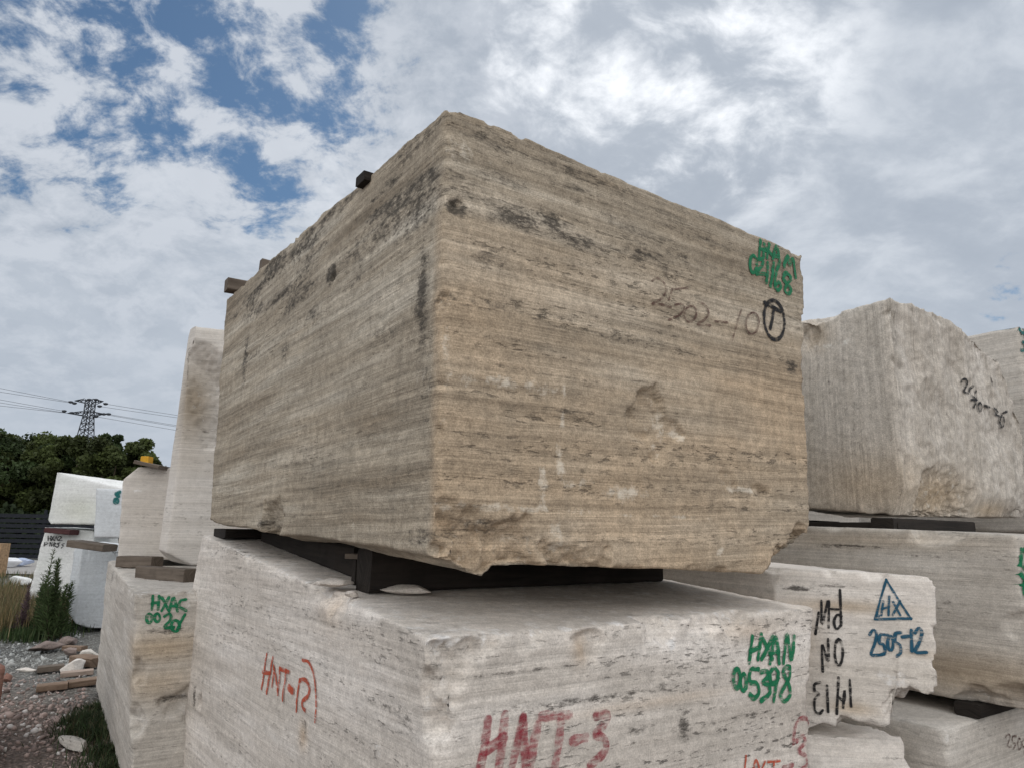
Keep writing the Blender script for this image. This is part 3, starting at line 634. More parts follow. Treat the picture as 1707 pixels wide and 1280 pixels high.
# ---- added unseen blocks, closing off light behind the gaps in the stacks
C = simple_corners((-1.08, 5.32), 1.9, 1.5, .0, 1.36, ld=np.array([-.1, .995, 0])); block('travertine_block', 'unseen lower pale block added to close off light behind the gap', C, M_D, cell=.05, edge=.015, chips=12, seed=60)
C = simple_corners((-1.02, 5.36), 1.8, 1.4, 1.37, 2.3, ld=np.array([-.1, .995, 0])); block('travertine_block', 'unseen upper grey block added to close off light behind the nearest stack', C, M_D, cell=.05, edge=.015, chips=12, seed=61)
C = simple_corners((3.4, 8.6), 2.4, 1.8, .0, 2.5); block('travertine_block', 'hidden grey block added to darken the gap below the upright grooved block', C, M_D, cell=.06, edge=.015, chips=10, seed=62)
# ---- left group
L_nt = at_Y(223, 988, 4.5); L_rt = vplane(330, 1000, L_nt, RD); L_lt = vplane(182, 934, L_nt, LD)
zL = L_nt[2]
L_lb0 = at_z(158, 1150, .0); L_lt = at_Y(179, 933, L_lb0[1]); ldl = (L_lt-L_nt); ldl[2] = 0; ldl /= np.linalg.norm(ldl)
L_rt = L_nt+RD*1.45; L_rt[2] = zL
L_nb = at_Y(214, 1380, 4.5); L_nb[2] = 0; L_rb = L_rt*np.array([1, 1, 0]); L_lb = L_lb0
C = corners(L_nb, L_nt, L_rb, L_rt, L_lb, L_lt); L_C = C
print('L', L_nt, L_lt)
pl = lambda px, py, plane, out: vplane(px, py, L_nt, plane)+out
LB = block('travertine_block', 'weathered block with green lettering on its narrow front, left of the nearest stack', C, M_D, cell=.017, edge=.02, edge_w=.04, rough=.004, layer=.006, chips=60, chip_r=(.02, .07), seed=28,
           bites=[(pl(300, 1170, RD, nR*.07), .08, .4), (pl(235, 1120, RD, nR*.03+nL*.03), .05, .4), (pl(230, 1200, RD, nR*.03+nL*.03), .06, .4)],
           blobs=[(2, 'R', 270, 1080, .3, .1, .65), (0, 'R', 290, 1165, .15, .03, .8), (0, 'R', 285, 1050, .2, .03, .6), (0, 'L', 190, 960, .15, .08, .6), (2, 'R', 260, 1140, .3, .1, .5), (0, 'L', 200, 1040, .2, .1, .4), (1, 'top', 240, 985, .9, .3, .4)], bed=16)

J_nb = at_Y(322, 945, 5.6); J_nt = at_Y(342, 541, 5.6)
zJ = zL+.12
J_nb = at_Y(254, 942, 5.6); J_nt = at_Y(312, 541, 5.6)
print('J', J_nb, J_nt, zJ)
jr = np.array([math.sin(rad(75)), math.cos(rad(75)), 0]); jl = np.array([-jr[1], jr[0], 0])
J_nb2, J_nt2 = J_nb.copy(), J_nt.copy()
C = corners(J_nb, J_nt, J_nb+jr*1.5, J_nt+jr*1.35+np.array([0, 0, -.05]), J_nb+jl*1.2, J_nt+jl*1.2); J_C = C
pj = lambda px, py, out: vplane(px, py, J_nb, jr)+out
JB = block('stone_block', 'tall light grey upright block rising behind the left end of the brown block', C, M_J, cell=.02, edge=.012, rough=.002, layer=.002, chips=30, seed=31,
           bites=[(pj(325, 650, -jl*.49), .50, .05)],
           cuts=[(pj(324, 560, 0), -jr*.85-jl*.5+np.array([0, 0, .012]), .004), (pj(325, 945, 0), np.array([0, 0, -1.])-jr*.5-jl*.2, .01)], blobs=[(2, 'R', 325, 665, .16, .34, 1.0), (0, 'R', 300, 715, .02, .04, .6)])
K_nb = at_Y(194, 932, 6.7); K_nt = at_Y(206, 776, 6.7); kr = jr; kl = jl
C = corners(K_nb, K_nt, K_nb+kr*.75, K_nt+kr*.7, K_nb+kl*1.1, K_nt+kl*1.1); K_C = C
pk = lambda px, py, out: vplane(px, py, K_nb, kr)+out
KB = block('stone_block', 'light pinkish grey block with sloping shoulder, topped by a yellow pad', C, M_J, cell=.025, edge=.012, rough=.002, layer=.002, chips=16, seed=34, cuts=[(pk(216, 790, 0), -kr*.72+np.array([0, 0, .7])-kl*.1, .008)], blobs=[(1, 'R', 230, 818, .07, .02, .9), (2, 'R', 230, 850, .6, .3, .25)])

Q_n = at_Y(158, 1052, 11.2); print('Q', Q_n)
q0 = at_z(106, 1040, .02); q0 = at_Y(106, 1040, 11.4); q1 = at_Y(186, 1056, 10.9)
qt0 = at_Y(124, 905, 11.4); qt1 = at_Y(190, 912, 10.9)
bk = np.array([-.30, .954, 0])*1.6
C = corners(q0*np.array([1, 1, 0])+[0, 0, .05], qt0, q1*np.array([1, 1, 0])+[0, 0, .03], qt1, q0*np.array([1, 1, 0])+bk+[0, 0, .05], qt0+bk)
pq = lambda px, py, out: on_plane(px, py, q0, np.array([.25, -.97, 0]))+out
QB = block('marble_block', 'tall bluish white block with rounded foot standing on the gravel at left', C, M_Q, cell=.035, edge=.02, rough=.004, layer=.002, chips=14, seed=37, bites=[(pq(196, 890, np.array([.15, -.15, .1])), .33)],
           cuts=[(pq(106, 1010, 0), (-.7, -.2, -.75), .01), (pq(140, 1046, 0), (-.1, -.4, -.9), .01), (pq(180, 960, np.array([0, 0, 0])), (.75, -1.0, .05), .01), (pq(111, 960, 0), (-1., -.2, .02), .01)])
p0 = at_Y(62, 960, 13.6); pt0 = at_Y(75, 878, 13.6)
pr_ = np.array([math.sin(rad(78)), math.cos(rad(78)), 0]); pl_ = np.array([-pr_[1], pr_[0], 0])
C = corners(p0*np.array([1, 1, 0])+[-.15, 0, 0], pt0, p0*np.array([1, 1, 0])+pr_*1.0, pt0+pr_*.85+[0, 0, -.05], p0*np.array([1, 1, 0])+pl_*1.4, pt0+pl_*1.4); P_C = C
PB = block('marble_block', 'white block with small black lettering behind the tall weeds at left', C, M_W, cell=.04, edge=.015, rough=.003, layer=.002, chips=10, seed=40)
n0 = at_Y(76, 868, 13.4); nt0 = at_Y(92, 786, 13.4); n0[2] = pt0[2]+.06
C = corners(n0, nt0, n0+pr_*1.5, nt0+pr_*1.2+[0, 0, -.12], n0+pl_*1.3, nt0+pl_*1.3)
pn = lambda px, py, out: vplane(px, py, n0, pr_)+out
NB = block('marble_block', 'big white marble block with chamfered corners leaning in front of the dark trees', C, M_W, cell=.035, edge=.015, rough=.004, layer=.003, chips=10, seed=43,
           cuts=[(pn(84, 800, 0), -pr_*1.+np.array([0, 0, .45]), .01), (pn(100, 800, 0), -pr_*.7-pl_*.9, .01), (pn(78, 868, 0), -pr_*.7+np.array([0, 0, -.8]), .01), (pn(150, 800, 0), -pl_*.45+np.array([0, 0, 1.])+pr_*.22, .01)], blobs=[(2, 'R', 130, 850, .4, .3, .5)])
o0 = at_Y(155, 896, 10.6); ot0 = at_Y(160, 813, 10.6); C = corners(o0, ot0, o0+pr_*.6, ot0+pr_*.6, o0+pl_*1.2, ot0+pl_*1.2); O_C = C
print('O', o0, ot0)
OB = block('marble_block', 'small white block with dark teal lettering, resting on a timber left of the pinkish block', C, M_Q, cell=.035, edge=.012, rough=.002, layer=.002, chips=8, seed=46)
R_n = at_Y(12, 1108, 5.2); C = simple_corners((R_n[0]-.65, R_n[1]-.76), 1.0, 1.0, 0, R_n[2], rd=np.array([.65, .76, 0]), ld=np.array([-.76, .65, 0]))
RBK = block('stone_block', 'reddish brown block cut off by the left edge of the photo', C, M_R, cell=.03, edge=.015, chips=20, seed=49)

# ------------------------------------------------------------------ painted writing
P_GREEN = paint_mat('green_paint', (.008, .17, .075), .97)
P_BLACK = paint_mat('black_spray', (.012, .012, .014), .96, soft=.6)
P_BLUE = paint_mat('blue_spray', (.01, .085, .15), .95, soft=.7)
P_RED = paint_mat('faded_red_paint', (.33, .035, .055), .68, grain=30)
P_ORANGE = paint_mat('orange_red_marker', (.48, .075, .03), .85, grain=30)
P_OLD = paint_mat('faded_brown_marker', (.10, .045, .035), .80, soft=.8, grain=30)
P_TEAL = paint_mat('teal_paint', (.01, .13, .13), .95)
T7 = (1000, 340, .2343); T5 = (1200, 860, .3282); T4 = (700, 860, .3515); T3 = (260, 840, .3436); T2 = (0, 880, .3125); T6 = (1300, 460, .3437); T1 = (0, 600, .25)
marks(*A, 'R', 'painted_marking', 'green painted HXAM 021168 on the upper right corner', [
 [(1140, 262), (1130, 385)], [(1165, 290), (1160, 380)], [(1135, 320), (1195, 340)], [(1200, 290), (1185, 385)], [(1180, 320), (1215, 365)], [(1245, 315), (1225, 395)], [(1250, 305), (1262, 350), (1272, 410)], [(1232, 375), (1266, 378)],
 [(1303, 450), (1322, 385), (1333, 380), (1342, 440), (1358, 400), (1372, 410), (1385, 525)],
 ell(1088, 430, 24, 60, -80, 280), [(1118, 400), (1150, 395), (1155, 430), (1118, 480), (1112, 500), (1165, 500), (1188, 515)], [(1190, 425), (1180, 560)], [(1232, 425), (1208, 585)],
 [(1268, 430), (1245, 520), (1240, 590), (1262, 618), (1282, 590), (1268, 560), (1244, 580)], [(1350, 520), (1318, 495), (1300, 535), (1335, 580), (1355, 620), (1335, 642), (1310, 620), (1325, 575), (1348, 545), (1350, 520)]], .022, P_GREEN, T7)
marks(*A, 'R', 'painted_marking', 'letter T in a black circle', [ell(1237, 828, 72, 140, -130, 245, 26, -.10), [(1170, 705), (1225, 735), (1280, 768)], [(1238, 745), (1225, 810), (1208, 885)]], .024, P_BLACK, T7)
marks(*A, 'R', 'painted_marking', 'faint brown number 2502-10', [
 [(370, 550), (400, 530), (450, 560), (468, 620), (430, 680), (365, 715), (430, 718), (500, 735)], [(510, 615), (485, 690)], [(510, 610), (620, 600)], [(530, 720), (580, 715), (595, 745), (565, 790), (485, 828)], ell(638, 785, 42, 58, -100, 270, 16, .25),
 [(700, 700), (745, 725), (768, 780), (735, 830), (685, 858), (780, 868)], [(815, 838), (900, 846)], [(998, 760), (975, 830), (936, 970)], ell(1078, 852, 46, 76, -120, 250, 16, .1)], .013, P_OLD, T7)
marks(*B, 'R', 'painted_marking', 'green painted HXAN 005398', [
 [(162, 612), (146, 738)], [(207, 600), (190, 722)], [(150, 682), (200, 664)], [(216, 622), (262, 722)], [(265, 612), (208, 722)], [(250, 742), (262, 680), (280, 612), (296, 742)], [(256, 692), (294, 688)], [(318, 740), (335, 600), (356, 726), (372, 612)],
 ell(80, 822, 17, 48, -90, 270), ell(117, 842, 14, 42, -90, 270), [(192, 775), (155, 778), (150, 838), (185, 850), (195, 895), (170, 922), (150, 905)], [(206, 790), (236, 785), (240, 815), (214, 842), (246, 860), (248, 900), (206, 934)],
 [(292, 790), (272, 768), (250, 800), (258, 848), (288, 830), (294, 785), (284, 850), (270, 932)], [(350, 765), (330, 765), (318, 795), (345, 850), (352, 905), (322, 938), (304, 905), (325, 860), (350, 815), (350, 765)]], .0215, P_GREEN, T5)
marks(*B, 'R', 'painted_marking', 'faded red brushed HNT-3', [
 [(320, 970), (305, 1080), (282, 1200)], [(400, 945), (388, 1070), (370, 1200)], [(305, 1105), (345, 1085), (392, 1050)], [(485, 955), (470, 1010), (430, 1200)], [(485, 960), (490, 1080), (502, 1200)], [(555, 985), (535, 1080), (512, 1200)], [(575, 945), (702, 940)], [(665, 945), (655, 1060), (632, 1200)],
 [(720, 1062), (778, 1046)], [(835, 945), (885, 940), (870, 985), (828, 1030), (870, 1050), (880, 1100), (850, 1140), (808, 1175)]], .034, P_RED, T4)
marks(*B, 'R', 'painted_marking', 'dark red 3 in a loop beside small orange letters', [
 [(370, 1150), (380, 1070), (410, 1025), (445, 1035), (462, 1100)], [(385, 1140), (415, 1115), (430, 1145), (395, 1190), (432, 1215), (438, 1262), (400, 1290)], [(320, 1272), (365, 1262)]], .02, P_RED, T5)
marks(*B, 'R', 'painted_marking', 'small orange letters INT', [[(130, 1215), (122, 1290)], [(165, 1290), (180, 1235), (200, 1290)], [(205, 1290), (225, 1245)], [(240, 1245), (300, 1240)], [(270, 1245), (268, 1290)]], .011, P_ORANGE, T5)
marks(*B, 'L', 'painted_marking', 'orange-red HNT-12 with a long bracket', [
 [(540, 730), (528, 810), (515, 890)], [(570, 745), (555, 830), (540, 912)], [(522, 812), (556, 818)], [(576, 790), (567, 882)], [(576, 785), (588, 850), (596, 918)], [(606, 795), (594, 915)], [(606, 796), (650, 812)], [(636, 806), (630, 870), (620, 946)],
 (1.8, [(652, 888), (668, 905)]), [(700, 855), (690, 920), (684, 1000)], [(702, 852), (730, 852), (748, 890), (740, 930), (714, 955), (716, 985), (726, 998)], (.7, [(715, 755), (745, 765), (768, 820), (780, 920), (780, 1000), (776, 1052)])], .020, P_ORANGE, T3)
marks(*C3, 'R', 'painted_marking', 'blue triangle with HX inside', [(.8, [(845, 322), (816, 420), (790, 520)]), (.8, [(845, 322), (905, 420), (970, 520)]), (.9, [(790, 522), (970, 518)]), (.8, [(830, 430), (820, 500)]), (.8, [(860, 405), (856, 500)]), (.8, [(824, 470), (858, 458)]), (.8, [(880, 435), (915, 500)]), (.8, [(915, 430), (878, 500)]), (1., [(800, 502), (804, 504)])], .016, P_BLUE, T5)
marks(*C3, 'R', 'painted_marking', 'blue number 2505-12', [[(762, 598), (780, 575), (796, 600), (785, 650), (768, 700), (800, 704), (832, 700)], [(850, 602), (815, 602), (810, 642), (832, 652), (838, 690), (820, 702)], ell(866, 645, 14, 36, -90, 270), [(916, 590), (892, 596), (890, 635), (914, 652), (918, 690), (900, 708)], [(928, 612), (956, 608)], [(972, 580), (975, 682)], [(992, 590), (1010, 565), (1026, 590), (1012, 640), (992, 688), (1046, 690)]], .017, P_BLUE, T5)
marks(*C3, 'R', 'painted_marking', 'black upside-down lettering in three rows', [
 [(502, 490), (486, 595)], [(516, 430), (520, 545), (552, 425), (552, 562)], [(565, 470), (600, 472)], [(610, 375), (613, 450), (616, 545)], [(616, 505), (595, 500), (580, 535), (592, 572), (616, 552)],
 [(523, 785), (520, 650), (550, 735), (550, 625)], ell(604, 690, 20, 66, -90, 270), [(508, 842), (482, 852), (482, 885), (504, 902), (482, 930), (484, 985), (505, 1002), (522, 985)], [(545, 860), (550, 990)], [(603, 820), (594, 1000)], [(602, 915), (630, 935), (634, 880), (626, 970)], [(660, 832), (666, 962)]], .014, P_BLACK, T5)
marks(*E, 'R', 'painted_marking', 'black number 2540-38 running down the rough face', [
 [(876, 512), (892, 500), (904, 522), (886, 560), (905, 568)], [(930, 535), (912, 560), (940, 590)], [(922, 600), (950, 600)], [(945, 560), (935, 635)], ell(964, 635, 9, 20, -90, 270), [(985, 628), (1012, 638)], [(1032, 640), (1048, 655), (1038, 670), (1058, 680), (1062, 690)], ell(1070, 705, 10, 28, -90, 270), [(1075, 665), (1095, 655)]], .020, P_BLACK, T6, off=.008)
marks(*LB, 'R', 'painted_marking', 'green painted HXAC 00286', [
 [(815, 362), (810, 430)], [(848, 362), (842, 430)], [(812, 398), (846, 394)], [(862, 368), (898, 435)], [(900, 368), (862, 438)], [(902, 440), (924, 368), (946, 440)], [(908, 415), (942, 412)], [(990, 378), (962, 385), (955, 415), (990, 438)],
 ell(795, 480, 14, 24, -90, 270), ell(838, 476, 14, 22, -90, 270), [(878, 468), (905, 455), (910, 485), (878, 525), (925, 528)], ell(935, 520, 22, 30, -90, 270), [(985, 460), (965, 495), (945, 540)]], .019, P_GREEN, T2)
marks(*D, 'R', 'painted_marking', 'green HX 09 wrapping the right corner', [[(1502, 165), (1506, 262)], [(1528, 170), (1526, 258)], [(1503, 215), (1530, 210)], [(1540, 170), (1570, 255)], [(1570, 165), (1540, 262)], ell(1512, 305, 12, 30, -90, 270), [(1540, 300), (1526, 320), (1534, 345), (1546, 320), (1544, 295), (1540, 390)]], .026, P_GREEN, T5)
marks(*GB, 'R', 'painted_marking', 'black number 2505', [[(1448, 1120), (1462, 1105), (1472, 1120), (1458, 1165), (1478, 1168)], [(1502, 1115), (1484, 1118), (1484, 1145), (1500, 1155), (1488, 1180)], ell(1518, 1155, 9, 28, -90, 270), [(1550, 1130), (1534, 1135), (1534, 1165), (1550, 1175), (1540, 1205)]], .012, P_OLD, T5)
marks(*PB, 'R', 'painted_marking', 'black marker HXA2 HN855', [[(322, 1172), (322, 1200)], [(340, 1172), (340, 1200)], [(322, 1186), (340, 1185)], [(345, 1172), (362, 1200)], [(362, 1172), (345, 1200)], [(366, 1200), (376, 1172), (386, 1200)], [(392, 1178), (402, 1172), (410, 1182), (392, 1200), (414, 1200)],
 [(300, 1215), (296, 1235)], [(312, 1212), (322, 1218), (306, 1228)], [(332, 1238), (336, 1212), (346, 1238), (350, 1214)], [(360, 1240), (362, 1215), (374, 1222), (358, 1228), (378, 1244)], [(400, 1216), (384, 1222), (394, 1232), (384, 1246)], [(430, 1220), (412, 1226), (424, 1236), (410, 1250)]], .022, P_BLACK, T1, off=.01)
marks(*OB, 'R', 'painted_marking', 'dark teal lettering', [ell(775, 938, 11, 14, -90, 270), (1.3, [(780, 890), (788, 905)]), (1.3, [(795, 880), (784, 895)])], .05, P_TEAL, T1, off=.01)
marks(*FB, 'R', 'painted_marking', 'dark green letters', [[(1700, 545), (1702, 568)], [(1706, 545), (1708, 566)], [(1700, 556), (1707, 555)], ell(1703, 578, 4, 7, -90, 270)], .03, P_TEAL, off=.01)

# ------------------------------------------------------------------ timbers, flakes and loose stones
def beam_mesh(a, b, w, h, seed=0, up=(0, 0, 1), nseg=14):
    h0, h1 = h if isinstance(h, tuple) else (h, h); h = max(h0, h1)
    a = np.asarray(a, float); b = np.asarray(b, float); d = b-a; Ln = np.linalg.norm(d); d /= Ln
    up = np.asarray(up, float); s = np.cross(d, up); s /= np.linalg.norm(s); up = np.cross(s, d)
    ring = []; c = .16
    for (x, y) in ((-1+c, -1), (1-c, -1), (1, -1+c), (1, 1-c), (1-c, 1), (-1+c, 1), (-1, 1-c), (-1, -1+c)): ring.append((x, y))
    V = []; F = []; UV = []; rg = np.random.RandomState(seed)
    for q in range(nseg+1):
        t = q/nseg
        for ri, (x, y) in enumerate(ring):
            p = a+d*Ln*t+s*x*w/2+up*y*(h0+(h1-h0)*t)/2
            V.append(p); UV.append((t*Ln, ri*w*.5))
    V = np.array(V); V += (fbm(V, 6., 4, .6, seed=seed)*.10*min(w, h))[:, None]*np.sign(rg.rand(len(V), 3)-.5)*.5
    for q in range(nseg):
        for r in range(8): F.append((q*8+r, q*8+(r+1) % 8, (q+1)*8+(r+1) % 8, (q+1)*8+r))
    F.append(tuple(range(7, -1, -1))); F.append(tuple(nseg*8+r for r in range(8)))
    return V, F, UV
def beam(label, a, b, w, h, mat=None, seed=0, name='timber', cat='timber', group='timbers between and on the blocks'):
    V, F, UV = beam_mesh(a, b, w, h, seed)
    o = mesh_obj(name, V, F, mat or M_WOOD, origin=(np.asarray(a)+np.asarray(b))/2-[0, 0, (max(h) if isinstance(h, tuple) else h)/2], uv=UV)
    return tag(o, label, cat, group)
def onA_top(u, v):
    C = A_C; return (C[0, 0, 1]*(1-u)+C[1, 0, 1]*u)*(1-v)+(C[0, 1, 1]*(1-u)+C[1, 1, 1]*u)*v
up = np.array([0, 0, 1.])
def zB_at0(px, py):
    n = np.cross(B_C[1, 0, 1]-B_C[0, 0, 1], B_C[0, 1, 1]-B_C[0, 0, 1]); n /= np.linalg.norm(n); return on_plane(px, py, B_C[0, 0, 1], n)
e1 = at_Y(377, 475, A_lt[1]-.12); beam('timber end jutting left from the far top corner of the brown block', e1, e1+RD*1.3+up*.02, .10, .085, seed=1)
e2 = at_Y(434, 444, A_lt[1]-.42); beam('short timber stub peeping over the brown block beside the jutting one', e2, e2+RD*.5-up*.02, .06, .09, seed=2)
e3 = vplane(600, 300, A_nt+nL*.03, LD); beam('timber end halfway along the left top edge of the brown block', e3+RD*.0+up*.004, e3+RD*1.2+up*.02, .09, .045, seed=3, mat=M_WOODD)
s1 = vplane(378, 897, B_nt, LD)+RD*.08; s1b = s1+RD*1.6
hB = lambda u, v: (B_C[0, 0, 1]*(1-u)+B_C[1, 0, 1]*u)*(1-v)+(B_C[0, 1, 1]*(1-u)+B_C[1, 1, 1]*u)*v
hAb = lambda u, v: (A_C[0, 0, 0]*(1-u)+A_C[1, 0, 0]*u)*(1-v)+(A_C[0, 1, 0]*(1-u)+A_C[1, 1, 0]*u)*v
def spacer(label, v, u0, u1, seed, wd=.12, mat=None):
    a = hB(u0, v); b = hB(u1, v); ha = hAb(u0, v)[2]-a[2]; hb = hAb(u1, v)[2]-b[2]; h = max(.06 if v > .9 else .03, min(ha, hb))-.004
    print('spacer', v, ha, hb)
    return beam(label, a+up*(h/2+.002), b+up*(h/2+.002), wd, h, mat or M_WOODD, seed)
spacer('dark timber wedged under the far left end of the brown block', .93, .03, .9, 4, .3)
pp_ = zB_at0(588, 974); hp_ = .105
beam('slim timber post standing under the brown block beside the loose flake', pp_+up*hp_/2, pp_+RD*.05+up*hp_/2, .035, hp_, M_WOODD, 5)
pw_ = pp_+up*(hp_+.012)-LD*.02
beam('small pale wedge lying on the slim post under the brown block', pw_-RD*.01+LD*.06, pw_+RD*.04-LD*.035, .05, .022, M_WOOD, 8)
def gap_shade_beam(label, a, b, wd, seed):
    # added dark timber standing in for the gap's shade, top follows the underside
    def clear(p):
        M_ = np.stack([(B_C[1, 0, 1]-B_C[0, 0, 1])[:2], (B_C[0, 1, 1]-B_C[0, 0, 1])[:2]], 1); uv = np.linalg.solve(M_, (p-B_C[0, 0, 1])[:2])
        q = hB(*uv); return q, max(.03, hAb(*uv)[2]-q[2]-.002)
    (pa, ha), (pb_, hb) = clear(a), clear(b)
    return beam(label, pa+up*(ha/2+.001), pb_+up*(hb/2+.001), wd, (ha, hb), M_WOODD, seed)
ga = zB_at0(604, 986); gap_shade_beam('long dark timber added as shade across the gap under the brown block', ga, ga+RD*1.66, .14, 7)
ga = zB_at0(586, 965); gap_shade_beam('dark timber added as shade along the left side of the gap', ga+LD*.02+RD*.07, ga+LD*1.55+RD*.10, .12, 8)
gap_shade_beam('dark timber added as shade deep in the gap between brown and pale blocks', ga+LD*1.1+RD*.4, ga+LD*1.1+RD*1.7, .2, 6)

def rock(name, label, c, size, seed, mat, sub=4, cat='stone', group=None, flat=1., rotz=0., kind=None):
    import bmesh
    bm = bmesh.new(); bmesh.ops.create_icosphere(bm, subdivisions=sub, radius=1.)
    V = np.array([v.co[:] for v in bm.verts]); F = np.array([[v.index for v in f.verts] for f in bm.faces]); bm.free()
    rg = np.random.RandomState(seed)
    for _ in range(20):
        n = rg.normal(size=3); n /= np.linalg.norm(n); d = rg.uniform(.42, .80); s = V@n-d; V = V-np.maximum(s, 0)[:, None]*n
    V = V*(1+.07*fbm(V, 2.5, 5, .65, seed=seed))[:, None]*1.15
    V = V*np.asarray(size)*.62; cz, sz = math.cos(rotz), math.sin(rotz); V = V@np.array([[cz, sz, 0], [-sz, cz, 0], [0, 0, 1]])
    V[:, 2] -= V[:, 2].min(); o = mesh_obj(name, V+np.asarray(c), F, mat, origin=np.asarray(c, float))
    return tag(o, label, cat, group, kind)
def zB_at(px, py):
    n = np.cross(B_C[1, 0, 1]-B_C[0, 0, 1], B_C[0, 1, 1]-B_C[0, 0, 1]); n /= np.linalg.norm(n); return on_plane(px, py, B_C[0, 0, 1], n)
f1 = zB_at(552, 982); rock('stone_flake', 'thin grey stone flake tilted over the chipped left edge of the pale block', f1+up*.008, (.17, .14, .035), 3, M_B, sub=4, rotz=.5, group='loose flakes on the pale block', cat='stone flake')
f2 = zB_at(676, 990); rock('stone_flake', 'flat lens shaped flake lying in shadow on the pale block', f2+up*.002, (.19, .10, .035), 4, M_B, sub=4, rotz=.0, group='loose flakes on the pale block', cat='stone flake')
f4 = zB_at(600, 1000); rock('stone_chip', 'tiny crumbled chip by the notch in the pale block', zB_at(585, 995), (.05, .04, .02), 6, M_B, cat='stone chip')

# timbers D/E, C/D, G/D
zt = D_nt[2]
for i, (t, lab) in enumerate(((.12, 'timber beam under the front of the upright grooved block'), (1.05, 'timber beam under the back of the upright grooved block'))):
    a = E_C[0, 0, 0]+LD*t; h = max(.03, a[2]-zt-.004); b = a+RD*1.0
    beam(lab, a*np.array([1, 1, 0])+up*(zt+h/2+.002)-RD*.05, b*np.array([1, 1, 0])+up*(zt+h/2+.002), .13, h, M_WOODD, 10+i)
a = E_C[0, 0, 0]*np.array([1, 1, 0])-RD*.02+LD*.15; h_ = max(.03, E_nb[2]-zt)-.01
beam('long dark timber along the gap above the long grey block', a+RD*.06+up*(zt+h_*.4)-LD*.1, a+RD*.06+LD*2.2+up*(zt+h_*.4), .10, h_*.75, M_WOODD, 13)
gz = G_nt[2]
beam('timber under the long grey block, near its right corner', np.array([*(D_nt[:2]+LD[:2]*.3), gz+(lz-gz)/2]), np.array([*(D_nt[:2]+LD[:2]*.3+RD[:2]*1.2), gz+(lz-gz)/2]), .12, max(.03, lz-gz-.004), M_WOODD, 14)
beam('timber under the long grey block, at its hidden end', np.array([*(D_nt[:2]+LD[:2]*1.3), gz+(lz-gz)/2]), np.array([*(D_nt[:2]+LD[:2]*1.3+RD[:2]*1.2), gz+(lz-gz)/2]), .12, max(.03, lz-gz-.004), M_WOODD, 15)
# left group beams
a = at_z(238, 953, zL+.05); b = at_z(318, 959, zL+.05)
beam('thick dark timber under the tall light grey upright block', a, b, .12, .095, M_WOOD, 16)
a = at_z(204, 935, zL+.075); b = at_z(262, 937, zL+.075)
beam('thick dark timber under the pinkish grey block', a, b, .16, .10, M_WOOD, 17)
a = at_Y(124, 905, 10.6); b = at_Y(184, 913, 10.5)
beam('timber on the tall bluish white block', a, b, .3, .10, M_WOOD, 18)
a = at_Y(82, 883, 13.5); b = at_Y(124, 887, 13.5)
beam('dark reddish timber wedged between the two white blocks at left', a, b, .3, .09, wood_mat('maroon_timber', (.05, .02, .022), (.09, .04, .04)), 19)
a = at_Y(234, 771, 6.75); b = at_Y(275, 780, 6.75)
beam('thin grey plank lying on the pinkish grey block', a+LD*0, b, .25, .035, M_WOOD, 20)
yc = at_Y(243, 776, 6.75)
V, F, UV = beam_mesh(yc+[-.035, 0, .045], yc+[.04, 0, .045], .09, .085, 3, nseg=5)
tag(mesh_obj('foam_pad', V, F, plain_mat('yellow_foam', (.62, .33, .03), .8), uv=UV, origin=yc), 'small yellow pad on top of the pinkish grey block', 'pad')

# ------------------------------------------------------------------ ground
def axis(a, b, fine0, fine1, d, far):
    x = [fine0]
    while x[-1] < fine1: x.append(x[-1]+d)
    s = d
    while x[-1] < b: s *= 1.25; x.append(x[-1]+s)
    s = d; y = [fine0]
    while y[-1] > a: s *= 1.25; y.append(y[-1]-s)
    return np.array(sorted(set(y+x)))
xs = axis(-1500, 1500, -8, 4, .05, 0); ys = axis(-300, 2500, 2.5, 16, .05, 0)
X, Y = np.meshgrid(xs, ys, indexing='ij'); GP = np.stack([X.ravel(), Y.ravel(), np.zeros(X.size)], 1)
def gheight(P):
    P = P.copy(); P[:, 2] = 0
    n = fbm(P, .7, 4, .5, seed=51)*.05+fbm(P, 6, 4, .6, seed=52)*.018
    fade = np.exp(-(np.abs(P[:, 0])/30)**2-(np.abs(P[:, 1])/40)**4)
    return np.minimum(n, .03)*fade-.02
GP[:, 2] = gheight(GP)
ny = len(ys); I, J = np.meshgrid(np.arange(len(xs)-1), np.arange(ny-1), indexing='ij'); I = I.ravel(); J = J.ravel()
GF = np.stack([I*ny+J, (I+1)*ny+J, (I+1)*ny+J+1, I*ny+J+1], 1)
m, g, b, out = new_mat('gravelly_ground')
tc = g.node('ShaderNodeTexCoord').outputs['Object']
v1 = g.node('ShaderNodeTexVoronoi', {'Vector': tc, 'Scale': 38.0}); v2 = g.node('ShaderNodeTexVoronoi', {'Vector': tc, 'Scale': 16.0})
n1 = g.noise(tc, .55, 5, .6); n2 = g.noise(tc, 9, 6, .7)
red = g.mix(v1.outputs['Color'], (.12, .09, .075), (.33, .26, .225)); gry = g.mix(v1.outputs['Color'], (.10, .10, .095), (.36, .36, .34))
sy = g.node('ShaderNodeSeparateXYZ', {0: tc}).outputs[1]
col = g.mix(g.rng(g.m('ADD', sy, g.m('MULTIPLY', n1, 3.)), 7.6, 9.6, 0, 1, True), red, gry)
col = g.mix(g.rng(n2, .52, .7, 0, .7), col, (.07, .055, .04)); col = g.mix(g.rng(v1.outputs['Distance'], .25, .6, 0, .5), col, (.03, .027, .022))
grs = g.rng(g.noise(tc, .35, 4, .6), .48, .6, 0, 1); farm = g.rng(sy, 11, 18, 0, 1)
col = g.mix(g.m('MULTIPLY', grs, farm), col, (.09, .10, .05))
g.l.new(col, b.inputs['Base Color'])
